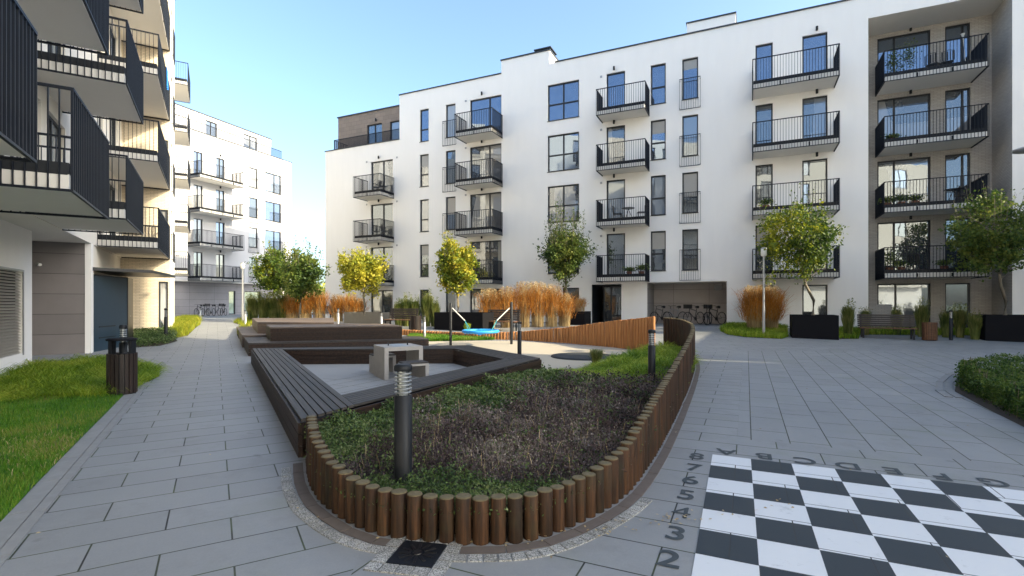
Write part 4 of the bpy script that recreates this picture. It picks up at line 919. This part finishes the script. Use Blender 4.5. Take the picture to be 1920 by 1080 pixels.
# ------------------------------------------------------------------ street furniture kit
def copy_tree(o, loc, rz, label, name=None):
    def cp(src, par):
        c = src.copy(); scene.collection.objects.link(c)
        if par: c.parent = par
        for ch in list(src.children): cp(ch, c)
        return c
    r = cp(o, None); r.location = loc; r.rotation_euler = (0, 0, rz); r['label'] = label; ORG[r.name] = Vector(loc); return r
def bollard(loc, h, label, r=.06, m=None):
    t = thing('bollard_light', tuple(loc), label, 'bollard light', 'bollard lights along the paths'); x, y, z = loc
    MB().lathe([(r, 0), (r, h*.74), (r*.9, h*.745)], loc, 18).build('post', m or M['metal'], t)
    b = MB()
    for i in range(6): zz = h*(.765+.031*i); b.lathe([(r*.72, zz-.003), (r*.96, zz+.002), (r*.96, zz+.007), (r*.72, zz+.012)], loc, 18)
    b.build('light_louvres', M['steel'], t)
    MB().lathe([(r*.70, h*.74), (r*.70, h*.95)], loc, 16).build('lens', M['lens'], t)
    MB().lathe([(r*.96, h*.945), (r*1.02, h*.95), (r*1.02, h*.985), (r*.8, h)], loc, 18).build('cap', M['metal'], t); return t
p = gpa(757, 920, .19); bollard((-.855, 3.98, .17), .945, 'tall black bollard light standing in the front of the planting bed', .07)
def bol(px, ytop, ybase, label, m=None, zb=None, r=.06):
    p = gp(px, ybase); h = EYE+(HZ-ytop)/F_PX*p.y-p.z; bollard(tuple(p), max(.6, h), label, r, m)
bol(1222, 618, 735, 'black bollard light in the bed beside the rising log palisade', r=.065)
bol(974, 603, 672, 'black bollard light behind the right corner of the timber bench')
bol(796, 592, 637, 'sunlit slim bollard on the verge left of the swing', M['steel'], r=.05)
bol(715, 585, 618, 'pale bollard light between two benches behind the black deck', M['steel'])
bol(634, 578, 613, 'grey bollard light behind the right end of the sunlit deck', M['steel'])
bol(311, 578, 642, 'dark bollard light against the pale brick wall')
bol(376, 576, 599, 'small bollard light left of the far bicycle rack', M['steel'])
bol(460, 582, 611, 'small bollard light beside the slim lamp post', M['steel'])
bol(231, 609, 737, 'black bollard light directly behind the litter bin')
bol(1783, 582, 638, 'dark bollard light among the reeds right of the litter bin')
def lamp_post(px, Y, ztop, label, head='cyl'):
    p = at(px, Y); t = thing('lamp_post', tuple(p), label, 'street lamp', None); h = ztop-p.z
    MB().lathe([(.06, 0), (.055, h*.3), (.042, h*.35), (.038, h-.35)], tuple(p), 12).build('pole', M['steel'], t)
    MB().lathe([(.07, h-.36), (.11, h-.33), (.11, h-.08), (.09, h-.05)], tuple(p), 16).build('lamp_glass', M['lampwhite'], t)
    MB().lathe([(.12, h-.06), (.13, h-.04), (.05, h)], tuple(p), 16).build('lamp_cap', M['steel'], t)
Y1 = gp(1432, 632.5).y; lamp_post(1432, Y1, EYE+(HZ-464)/F_PX*Y1, 'grey lamp post with a pale cylindrical head in front of the orange grass')
Y2_ = gp(455, 606).y; lamp_post(455, Y2_, EYE+(HZ-492)/F_PX*Y2_, 'slim pale lamp post at the far end of the left path')
p = at(1962, 12.5); t = thing('lamp_post', tuple(p), 'tall lamp post with a flat disc head at the right edge', 'street lamp'); MB().lathe([(.06, 0), (.045, 5.4)], tuple(p), 12).build('pole', M['steel'], t)
MB().lathe([(.05, 5.32), (.34, 5.36), (.34, 5.40), (.10, 5.47)], (p.x-.38, p.y, p.z), 24).build('lamp_head', M['steel'], t)
MB().tube([(p.x, p.y, p.z+5.38), (p.x-.3, p.y, p.z+5.40)], .03, 8).build('arm', M['steel'], t)

# litter bins
def bin_(loc, label, r=.21, h=.72, lid=True, m=None, hl=.98):
    t = thing('litter_bin', tuple(loc), label, 'litter bin', 'slatted litter bins'); x, y, z = loc; b = MB(); n = 20
    for i in range(n):
        a = 2*math.pi*i/n; c = Vector((x+math.cos(a)*r, y+math.sin(a)*r)); d = Vector((math.cos(a), math.sin(a))); w = Vector((-d.y, d.x))*(math.pi*r/n*.82)
        b.prism([tuple(c-w), tuple(c+w), tuple(c+w+d*.022), tuple(c-w+d*.022)], z+.04, z+h)
    b.build('slats', m or M['binwood'], t)
    MB().lathe([(r-.012, .02), (r-.012, h-.02)], tuple(loc), 20).build('liner', M['black'], t)
    if lid:
        b = MB(); b.box(WF, x-r-.01, x-r+.05, y-.05, y+.05, z+h-.1, z+hl-.03); b.box(WF, x+r-.05, x+r+.01, y-.05, y+.05, z, z+hl-.03); b.build('lid_posts', M['metal'], t)
        MB().lathe([(r+.03, hl-.035), (r+.035, hl-.015), (r+.0, hl)], tuple(loc), 24).build('lid', M['planter'], t)
    return t
p = gp(212, 744); bin_((p.x, p.y+.2, 0), 'round dark slatted litter bin with a flat lid in the sedge by the lawn', .195)
p = gp(1751, 640); bin_((p.x, p.y+.2, p.z), 'red brown slatted litter bin right of the bench by the brick loggia', .22, .72, False, M['benchwood'])
p = gp(778, 622); bin_((p.x, p.y+.2, p.z), 'dark brown slatted litter bin right of the bench behind the black deck', .22, .72, False)

# concrete games table and stools
t = thing('games_table', (0, 0, 0), 'concrete games table with two small pegs inside the bench ring', 'table')
c = gp(716, 713.5); TL, TR = gpa(702, 645.5, .72), gpa(791, 646, .72)
tf = Frame((gp(721, 714.5).x, gp(721, 714.5).y), (.866, .5), (-.5, .866)); tw, td, thh = .82, .84, .68
t.location = (*tf.pt(0, 0, 0)[:2], 0); ORG[t.name] = Vector(t.location)
b = MB(); b.box(tf, 0, .085, 0, td, 0.015, thh-.08); b.box(tf, tw-.085, tw, 0, td, 0.015, thh-.08); b.box(tf, 0.001, tw-.001, .001, td-.001, thh-.08, thh); b.build('table_body', M['concrete'], t)
b = MB(); b.box(tf, .24, tw-.24, .08, td-.08, thh, thh+.004); b.build('game_inlay', plain('inlay', (.30, .34, .38), .5), t)
for q_ in (.2, tw-.2): MB().lathe([(.014, 0), (.014, .05), (.02, .055), (.012, .08)], tf.pt(q_, td/2, thh), 8).build('peg', M['black'], t)
def stool(s, e, label):
    p = tf.pt(s, e, 0); t = thing('concrete_stool', (p[0], p[1], 0), label, 'stool', 'concrete stools at the games table')
    b = MB(); b.box(tf, s-.25, s-.18, e-.2, e+.2, .015, .40); b.box(tf, s+.18, s+.25, e-.2, e+.2, .015, .40); b.box(tf, s-.229, s+.229, e-.199, e+.199, .36, .40); b.build('stool_body', M['concrete'], t)
    b = MB(); [b.box(tf, s-.24, s+.24, e-.2+i*.1, e-.11+i*.1, .402, .43) for i in range(4)]; b.build('seat_boards', M['timberdark'], t)
stool(.42, -.55, 'concrete stool with dark boards on the near side of the games table'); stool(.3, td+.38, 'concrete stool with dark boards on the far side of the games table')

# planters, benches
def planter(px0, px1, ybase, ytop, label, m=None, depth=1.2, fr=MF):
    p = gp((px0+px1)/2, ybase); f_ = Frame((p.x, p.y), fr.u, fr.n); s0, s1 = f_.s(px0), f_.s(px1); zt_ = EYE+(HZ-ytop)/F_PX*p.y; z0 = p.z-.05
    t = thing('planter', (p.x, p.y, p.z), label, 'planter', 'steel planters in front of the long block')
    b = MB(); b.box(f_, s0, s1, -.03, 0, z0, zt_); b.box(f_, s0, s1, -depth, -depth+.03, z0, zt_); b.box(f_, s0, s0+.03, -depth+.03, -.03, z0, zt_); b.box(f_, s1-.03, s1, -depth+.03, -.03, z0, zt_); b.build('box', m or M['planter'], t)
    MB().box(f_, s0+.03, s1-.03, -depth+.03, -.03, zt_-.12, zt_-.06).build('soil', M['soil'], t); return f_, s0, s1, zt_, depth
PL = {}
PL['r1'] = planter(1485, 1573, 636, 591, 'dark steel planter holding the green and yellow tree left of the bench', depth=1.3)
PL['r2'] = planter(1848, 1985, 642, 591, 'dark steel planter at the right edge under the large green tree', depth=1.3)
PL['m'] = planter(1052, 1096, 609.5, 584, 'small dark planter left of the building entrance', depth=1.2)
PL['s'] = planter(814, 905, 620.5, 586, 'grey brown planter behind the swing', depth=1.1)
PL['b'] = planter(645, 712, 607, 585.5, 'grey brown planter behind the black deck', M['planterlit'], depth=1.)
PL['a'] = planter(515, 562, 601, 585.5, 'pale planter at the left behind the sunlit deck', M['planterlit'], depth=1.)
def bench(px0, px1, ybase, label, rz=0.):
    p = gp((px0+px1)/2, ybase); f_ = Frame((p.x, p.y), MF.u, MF.n); s0, s1 = f_.s(px0), f_.s(px1); z = p.z
    t = thing('park_bench', (p.x, p.y, z), label, 'bench', 'slatted park benches')
    b = MB()
    for i in range(5): b.box(f_, s0, s1, -.02-.095*i, .065-.095*i, z+.42, z+.45)
    b.build('seat', M['benchwood'], t); b = MB()
    for i in range(6): b.box(f_, s0, s1, -.46-.022*i, -.43-.022*i, z+.48+.085*i, z+.55+.085*i)
    b.build('backrest', M['timberdark'], t)
    for s in (s0+.1, s1-.16):
        b = MB(); b.box(f_, s, s+.06, -.45, .02, z+.36, z+.415); b.box(f_, s, s+.06, -.05, .0, z, z+.36); b.box(f_, s, s+.06, -.42, -.37, z, z+.36); b.box(f_, s, s+.06, -.62, -.585, z+.4, z+.98); b.box(f_, s, s+.06, -.59, -.4, z+.38, z+.414); b.build('leg', M['metal'], t)
bench(1612, 1722, 636, 'long slatted park bench in front of the brick loggia')
bench(905, 966, 621, 'slatted park bench behind the blue swing')
bench(718, 772, 617, 'slatted park bench behind the right half of the black deck')
bench(580, 622, 600, 'slatted park bench behind the sunlit deck')

# basket swing
t = thing('basket_swing', tuple(gp(900, 640)), 'basket swing with a blue nest seat slung between two dark posts', 'swing')
a, c = gp(845, 648), gp(959, 646)
for p, yt in ((a, 570), (c, 569)):
    h = EYE+(HZ-yt)/F_PX*p.y; MB().lathe([(.05, 0), (.05, h-.03), (.035, h)], tuple(p), 14).build('post', M['metal'], t)
ha = Vector((a.x+.06, a.y, EYE+(HZ-578)/F_PX*a.y)); hc = Vector((c.x-.06, c.y, EYE+(HZ-577)/F_PX*c.y))
m_ = gpa(901, 622, .40); m_ = Vector(((901-CX)/F_PX*20.0*.9, 18.0, EYE+(HZ-621)/F_PX*18.0)); rs = .62
MB().ring(m_, rs, .055, 36, 8, 'z').build('seat_rim', M['blue'], t)
b = MB()
for i in range(-5, 6):
    w = math.sqrt(max(0, rs*rs-(i*.11)**2)); b.tube([(m_.x-w, m_.y+i*.11, m_.z), (m_.x, m_.y+i*.11, m_.z-.1), (m_.x+w, m_.y+i*.11, m_.z)], .012, 5); b.tube([(m_.x+i*.11, m_.y-w, m_.z), (m_.x+i*.11, m_.y, m_.z-.1), (m_.x+i*.11, m_.y+w, m_.z)], .012, 5)
b.build('seat_net', M['blue'], t)
for hk, sg in ((ha, -1), (hc, 1)):
    mid = hk.lerp(m_, .45); mid.z = hk.z+(m_.z-hk.z)*.55
    MB().tube([hk, mid], .022, 6).build('rope', M['rope'], t); b = MB()
    for dy in (-.45, .45): b.tube([mid, (m_.x+sg*.38, m_.y+dy, m_.z)], .014, 5)
    b.build('rope', M['teal'], t)
# sunken trampoline
c = gp(1096, 670); t = thing('ground_trampoline', tuple(c), 'round sunken trampoline level with the pale play surface', 'trampoline')
MB().lathe([(.98, .016), (.97, .05), (.74, .054), (.72, .04)], (c.x, c.y, c.z), 40).build('rim', M['rubber'], t); MB().lathe([(.72, .03), (.3, .028)], (c.x, c.y, c.z), 32).build('mat', plain('blue mat', (.05, .16, .24), .8), t)

# ------------------------------------------------------------------ bicycles
def bicycle(loc, rz, label, m, name='bicycle', basket=False):
    t = thing(name, (0, 0, 0), label, 'bicycle', 'bicycles parked against the walls')
    W = .34
    for x in (-.52, .52):
        o = MB().ring((x, 0, W), W-.018, .018, 28, 6).build('wheel', M['tyre'], t)
        b = MB()
        for i in range(10): a = i*math.pi/5; b.tube([(x, 0, W), (x+math.cos(a)*(W-.02), 0, W+math.sin(a)*(W-.02))], .0025, 3, False)
        b.tube([(x, -.04, W), (x, .04, W)], .02, 8); b.build('spokes', M['steel'], o)
    b = MB(); bb_ = (-.08, 0, .30); st = (-.22, 0, .82); hd = (.34, 0, .84); hd2 = (.38, 0, .68)
    for p, q_, r in ((bb_, st, .018), (bb_, hd2, .02), ((-.20, 0, .74), hd, .017), (hd, hd2, .02), (bb_, (-.52, 0, W), .011), ((-.2, 0, .72), (-.52, 0, W), .009), (hd2, (.44, 0, .45), .014), ((.44, 0, .45), (.52, 0, W), .012)): b.tube([p, q_], r, 7)
    b.build('frame', m, t)
    b = MB(); b.tube([hd, (.31, 0, .98)], .013, 6); b.tube([(.20, -.29, 1.0), (.30, -.2, 1.01), (.32, 0, .98), (.30, .2, 1.01), (.20, .29, 1.0)], .012, 6); b.build('handlebar', M['black'], t)
    b = MB(); b.tube([(-.35, 0, .93), (-.25, 0, .95), (-.10, 0, .935)], [.075, .06, .02], 8); b.tube([st, (-.25, 0, .93)], .013, 6); b.build('saddle', M['black'], t)
    b = MB(); b.lathe([(.09, -.006), (.09, .006)], (0, 0, 0), 14); b.v = [(v[0]-.08, v[2]+.04, v[1]+.30) for v in b.v]; b.tube([(-.08, .05, .30), (.02, .08, .18)], .009, 5); b.tube([(-.08, -.05, .30), (-.18, -.08, .42)], .009, 5); b.build('crank', M['black'], t)
    if basket:
        b = MB(); b.lbox(.36, .62, -.17, .17, .86, .88)
        for i in range(8): b.lbox(.36+.035*i, .375+.035*i, -.18, -.165, .86, 1.08); b.lbox(.36+.035*i, .375+.035*i, .165, .18, .86, 1.08); b.lbox(.36, .375, -.17+.045*i, -.155+.045*i, .86, 1.08); b.lbox(.605, .62, -.17+.045*i, -.155+.045*i, .86, 1.08)
        b.build('basket', M['black'], t)
    t.location = loc; t.rotation_euler = (0, 0, rz); return t
bk1 = bicycle((0, 0, 0), 0, 'x', M['bikeblack']); bk2 = bicycle((0, 0, 0), 0, 'x', M['bikegrey']); bk3 = bicycle((0, 0, 0), 0, 'x', M['bikeblack'], basket=True)
f = MF; angn = math.atan2(-MF.n[1], -MF.n[0])
def mpos(px, e): s = f.s(px, e); p = f.pt(s, e, 0); return Vector((p[0], p[1], g(p[1])+.01))
def put(o, loc, rz, label): o.location = loc; o.rotation_euler = (0, 0, rz); o['label'] = label
put(bk1, mpos(1238, -1.0), angn+2.6, 'black bicycle leftmost in the grey niche partly behind the palisade end')
put(bk2, mpos(1266, -1.2), angn+2.4, 'pale grey framed bicycle second from the left in the grey niche')
put(bk3, mpos(1301, -.9), angn+2.55, 'black bicycle with a front basket in the middle of the grey niche')
copy_tree(bk1, mpos(1328, -.8), angn+3.0, 'black bicycle seen end on, left of the two at the right of the niche')
copy_tree(bk3, mpos(1340, -1.1), angn+2.45, 'black bicycle with a basket rightmost in the grey niche')
angb = math.atan2(BF.u[1], BF.u[0])
for i, (px, da, src, lab) in enumerate(((374, .5, bk1, 'leftmost black bicycle at the far grey wall'), (385, -.3, bk3, 'second bicycle from the left at the far grey wall, with a basket'), (396, .4, bk2, 'pale bicycle in the middle of the row at the far grey wall'), (406, -.4, bk1, 'second bicycle from the right at the far grey wall'), (419, .3, bk3, 'rightmost bicycle at the far grey wall, with a basket'))):
    s = BF.s(px, 1.3); p = BF.pt(s, 1.3, 0); copy_tree(src, (p[0], p[1], g(p[1])+.01), angb+.9+da, lab)

# ------------------------------------------------------------------ trees
def plt(k): f_, s0, s1, z, d = PL[k]; return z-.08
tree(1524, PL['r1'][0].pt((PL['r1'][1]+PL['r1'][2])/2, -.6, 0)[1], 2.35, 1496, 4.15, 1.62, 1.5, 7500, M['leaf_gy'], 'broad maple with a yellow top in the dark planter left of the bench', .12, plt('r1'), twigs=9)
tree(1884, PL['r2'][0].pt(PL['r2'][1]+.6, -.6, 0)[1], 2.3, 1868, 4.2, 1.6, 1.6, 7200, M['leaf_g'], 'large green maple in the planter at the right edge of the photograph', .13, plt('r2'), twigs=22)
tree(1062, PL['m'][0].pt((PL['m'][1]+PL['m'][2])/2, -.6, 0)[1], 2.55, 1060, 4.1, 1.42, 1.35, 8500, M['leaf_g'], 'dark green maple with upright shoots left of the building entrance', .12, plt('m'), twigs=75, tw=1.5)
tree(683, 28.0, 1.9, 680, 3.25, 1.45, 1.15, 6500, M['leaf_y'], 'golden yellow maple in front of the leftmost balcony column', .15, .9, twigs=8)
tree(858, 26.5, 1.9, 857, 3.42, 1.22, 1.35, 6500, M['leaf_o'], 'yellow and orange maple in front of the second balcony column', .15, .9, twigs=8)
tree(562, 30.0, 1.9, 566, 3.25, 1.35, 1.5, 6500, M['leaf_g'], 'right hand of the two green maples behind the decks', .15, .9, twigs=26)
tree(512, 33.0, 1.9, 514, 3.6, 1.40, 1.4, 6500, M['leaf_gy'], 'left hand of the two green maples, its leaves turning yellow', .16, .5, twigs=16)
for i, (px, Y, s_, lab) in enumerate(((575, 85, 5.5, 'sunlit distant tree seen in the gap between the buildings'), (610, 98, 6.5, 'pale distant tree touching the left corner of the long block'), (545, 110, 6, 'distant tree just right of the far building'), (592, 130, 7, 'farthest tree in the gap between the buildings'))):
    tree(px, Y, 1.2, px, 2.3, s_*.8, 2.4, 3500, [M['leaf_gy'], M['leaf_o'], M['leaf_gy'], M['leaf_g']][i], lab, .5)

# ------------------------------------------------------------------ ornamental grasses
og = 'ornamental grass clumps'
def orn(px, py, h, r, n, m, lab, **k): p = gp(px, py); ornamental('ornamental_grass', p, h, r, n, m, lab, 'ornamental grass', og, **k)
gs = M['grass_o']; st_ = M['grass_s']; gg = M['grass_g']
orn(1414, 622, 1.95, .6, 2600, gs, 'large orange grass clump left of the grey lamp post', width=.009, plume=120, mp=st_, lean=.27)
orn(1445, 622, 1.95, .6, 2600, gs, 'large orange grass clump right of the grey lamp post', width=.009, plume=120, mp=st_, lean=.25)
for i, (px, h, lab) in enumerate(((917, 1.8, 'orange grass clump directly behind the right swing rope'), (950, 1.9, 'orange grass clump behind the right swing post'), (982, 2.1, 'tallest orange grass clump above the palisade'), (1008, 2.1, 'orange grass clump in the middle of the row above the palisade'), (1034, 2.0, 'second orange grass clump left of the small dark planter'), (1058, 1.6, 'orange grass clump beside the small dark planter'))):
    orn(px, 615-(px-917)*.02, h, .6, 1000, gs, lab, width=.010, plume=90, mp=st_, lean=.26)
for px, h, m, lab in ((632, 1.6, gs, 'orange grass clump at the left corner of the long block'), (657, 1.7, gs, 'orange grass clump left of the golden maple trunk'), (672, 1.4, gs, 'small brown orange grass clump against the golden maple trunk'), (598, 1.9, gs, 'orange grass clump between the two buildings'), (573, 1.8, gs, 'orange grass clump right of the green maple trunk'), (548, 1.7, gs, 'orange brown grass clump left of the green maple trunk'), (530, 1.9, gg, 'green grass clump right of the reed thicket'), (512, 1.7, gg, 'green reed clump below the left green maple'), (494, 1.8, gg, 'green reed clump in the middle of the thicket by the lamp post'), (474, 1.7, gg, 'green reed clump next to the slim lamp post')):
    orn(px, 603, h, .7, 900, m, lab, width=.012, plume=60, mp=st_ if m is gs else gg, lean=.26)
for px, h, lab in ((748, 1.35, 'green reed clump over the left half of the bench'), (762, 1.6, 'taller green reed clump over the bench'), (778, 1.5, 'green reed clump behind the brown litter bin'), (800, 1.8, 'yellow green reed clump in front of the planter behind the swing'), (815, 1.4, 'small green reed clump at the left edge of the planter behind the swing')):
    orn(px, 612, h, .5, 900, gg, lab, width=.011, plume=20, mp=gg, lean=.2)
orn(876, 624, .5, .3, 250, M['sedge'], 'small green tuft left of the swing seat', width=.01, lean=.4)
for px, py, h, lab in ((1590, 633, 1.5, 'upright green plant between the planter and the bench'), (1622, 628, 1.2, 'green reed behind the left end of the bench'), (1682, 628, 1.25, 'green reed behind the middle of the bench'), (1728, 632, 1.55, 'reed clump between bench and litter bin'), (1774, 633, 1.2, 'reed clump right beside the litter bin'), (1800, 633, 1.35, 'bushy reed clump right of the dark bollard'), (1828, 637, 1.15, 'yellowing reed at the corner of the right planter')):
    orn(px, py, h, .35, 700, gg, lab, width=.010, plume=14, mp=gg, lean=.22)
f_, s0, s1, z, d = PL['m']
ornamental('ornamental_grass', Vector(f_.pt((s0+s1)/2+.3, -.3, z-.05)), .8, .5, 500, gs, 'small orange grass growing in the dark planter by the entrance', 'ornamental grass', og, width=.009, plume=20, mp=st_, lean=.4)

# ------------------------------------------------------------------ things on the balconies
def bpot(p, h, lab, m=None, r=.16):
    t = thing('potted_plant', tuple(p), lab, 'potted plant', 'potted plants on balconies'); MB().lathe([(r*.7, 0), (r, .28), (r*1.05, .3), (r*.85, .3)], tuple(p), 14).build('pot', M['pot'], t)
    n = 420; C = rng.normal(size=(n, 3))*np.array([.15, .15, h*.22])+np.array([p[0], p[1], p[2]+.3+h*.5]); leaves('foliage', C, .08, m or M['leaf_g'], t)
def chair(p, rz, lab, m=None):
    t = thing('balcony_chair', (0, 0, 0), lab, 'chair', 'balcony chairs'); m = m or M['black']
    b = MB(); b.lbox(-.22, .22, -.22, .22, .43, .45); b.build('seat', m, t); b = MB()
    for i in range(5): b.lbox(-.2+.09*i, -.16+.09*i, .2, .22, .47, .85)
    b.tube([(-.23, .21, .45), (-.22, .25, .85), (0, .27, .9), (.22, .25, .85), (.23, .21, .45)], .014, 6); b.build('backrest', m, t)
    for sx in (-.2, .2):
        for sy in (-.19, .2): MB().tube([(sx, sy, .43), (sx*1.1, sy*1.15, 0)], .012, 6).build('leg', m, t)
    t.location = p; t.rotation_euler = (0, 0, rz)
def btable(p, lab):
    t = thing('bistro_table', tuple(p), lab, 'table', 'balcony tables'); MB().lathe([(.33, .70), (.34, .71), (.34, .725)], tuple(p), 24).build('table_top', M['black'], t)
    x, y, z = p
    for a in range(3): MB().tube([(x, y, z+.7), (x+math.cos(a*2.1)*.28, y+math.sin(a*2.1)*.28, z)], .014, 6).build('leg', M['black'], t)
fl = lambda k: 2.72+3*k+.235
P = lambda px, e, k: Vector(MF.pt(MF.s(px, e), e, fl(k)))
btable(P(1178, .7, 1), 'black bistro table on the second storey balcony above the entrance'); chair(P(1158, .75, 1), 1.2, 'black chair left of the bistro table above the entrance'); chair(P(1203, .7, 1), -1.6, 'black chair right of the bistro table above the entrance')
bpot(P(1180, .8, 0), .25, 'small potted plant left on the lowest balcony above the entrance'); bpot(P(1203, .8, 0), .4, 'potted plant right on the lowest balcony above the entrance')
e = -1.0; PR = lambda px, e, k: Vector(MF.pt(MF.s(px, e), e, 2.70+3*k+.235))
bpot(PR(1676, -.8, 3), 1.2, 'bushy potted plant on the top loggia balcony', M['leaf_gy'], .2); bpot(PR(1704, -.7, 3), 1.4, 'slender potted plant on the top loggia balcony')
chair(PR(1750, -.8, 3), 2., 'left slatted chair on the top loggia balcony'); chair(PR(1775, -.8, 3), 2.6, 'right slatted chair on the top loggia balcony')
t = thing('broom', tuple(PR(1812, -1.0, 3)), 'pale broom leaning on the top loggia balcony', 'broom'); p = PR(1812, -1., 3); MB().tube([p, p+Vector((-.15, 0, 1.5))], .014, 6).build('handle', M['lampwhite'], t); MB().tube([p+Vector((-.15, 0, 1.5)), p+Vector((-.16, 0, 1.68))], [.02, .08], 8).build('brush', M['rope'], t)
bpot(PR(1672, -.8, 2), .2, 'low potted plant at the left of the third loggia balcony')
for px, k, h, lab in ((1664, 1, .3, 'potted plant at the left end of the second loggia balcony'), (1690, 1, .35, 'second potted plant on the second loggia balcony'), (1716, 1, .3, 'third potted plant on the second loggia balcony'), (1668, 0, .9, 'tall leafy plant at the left end of the lowest loggia balcony'), (1690, 0, .3, 'low potted plant on the lowest loggia balcony'), (1770, 0, .3, 'potted plant in the middle of the lowest loggia balcony')): bpot(PR(px, -.7, k), h, lab)
chair(PR(1810, -.9, 1), 1., 'dark chair at the right of the second loggia balcony'); btable(PR(1788, -.8, 1), 'dark table on the second loggia balcony'); chair(PR(1718, -.8, 0), 2., 'dark chair on the lowest loggia balcony')
bpot(P(1436, .9, 1), .35, 'potted plant on the left of the second wide balcony'); chair(P(718, .8, 2), 1., 'dark chair on the upper left balcony'); chair(P(706, .8, 2), -1., 'second dark chair on the upper left balcony')
chair(P(704, .8, 1), 0., 'dark chair on the middle left balcony'); chair(P(722, .8, 1), 2., 'dark chair beside it on the middle left balcony')
# washing on the left building
for (s_, z, w, h, m, lab, dz) in ((23.2, 9.46, .5, .75, M['cloth'], 'bright blue towel hanging on a balcony of the left building', 0),):
    q0 = AF.pt(s_, .03, z+1.46); t = thing('towel', q0, lab, 'towel'); b = MB(); n = 8
    for i in range(n):
        a0, a1 = s_+w*i/n, s_+w*(i+1)/n; o0, o1 = .02*math.sin(i*1.9), .02*math.sin((i+1)*1.9)
        b.quad(AF.pt(a0, .02+o0, z+1.45), AF.pt(a1, .02+o1, z+1.45), AF.pt(a1, .03+o1*1.8, z+1.45-h), AF.pt(a0, .03+o0*1.8, z+1.45-h)); b.quad(AF.pt(a0, -.06+o0, z+1.45), AF.pt(a1, -.06+o1, z+1.45), AF.pt(a1, -.07+o1, z+1.45-h*.7), AF.pt(a0, -.07+o0, z+1.45-h*.7)); b.quad(AF.pt(a0, .02+o0, z+1.45), AF.pt(a1, .02+o1, z+1.45), AF.pt(a1, -.06+o1, z+1.452), AF.pt(a0, -.06+o0, z+1.452))
    b.build('cloth', m, t)
print('objects', len(bpy.data.objects), 'logs', npl)

# fallen leaves and bits on the slabs
X = np.concatenate([rng.normal(0, .9, 110)+.3, rng.uniform(-6, 9, 110)]); Y = np.concatenate([3.25+rng.random(110)*.2+.3*np.abs(X[:110]), rng.uniform(3, 18, 110)])
C = np.stack([X, Y, gv(Y)+.018], 1); sz = .03; a = rng.random(len(X))*6.28; V = []
for (dx, dy) in ((-.5, 0), (0, -.3), (.5, 0), (0, .3)): V.append(C+np.stack([(dx*np.cos(a)-dy*np.sin(a))*sz, (dx*np.sin(a)+dy*np.cos(a))*sz, rng.random(len(X))*.008], 1))
fo = inpoly(X, Y, [(p[0], p[1]) for p in bed]); V = np.stack(V, 1)[~fo].reshape(-1, 3)
props(npmesh('fallen_leaves', V, np.arange(len(V)).reshape(-1, 4), M['grass_s']), 'few dry fallen leaves scattered over the slabs', 'leaf litter', kind='stuff')
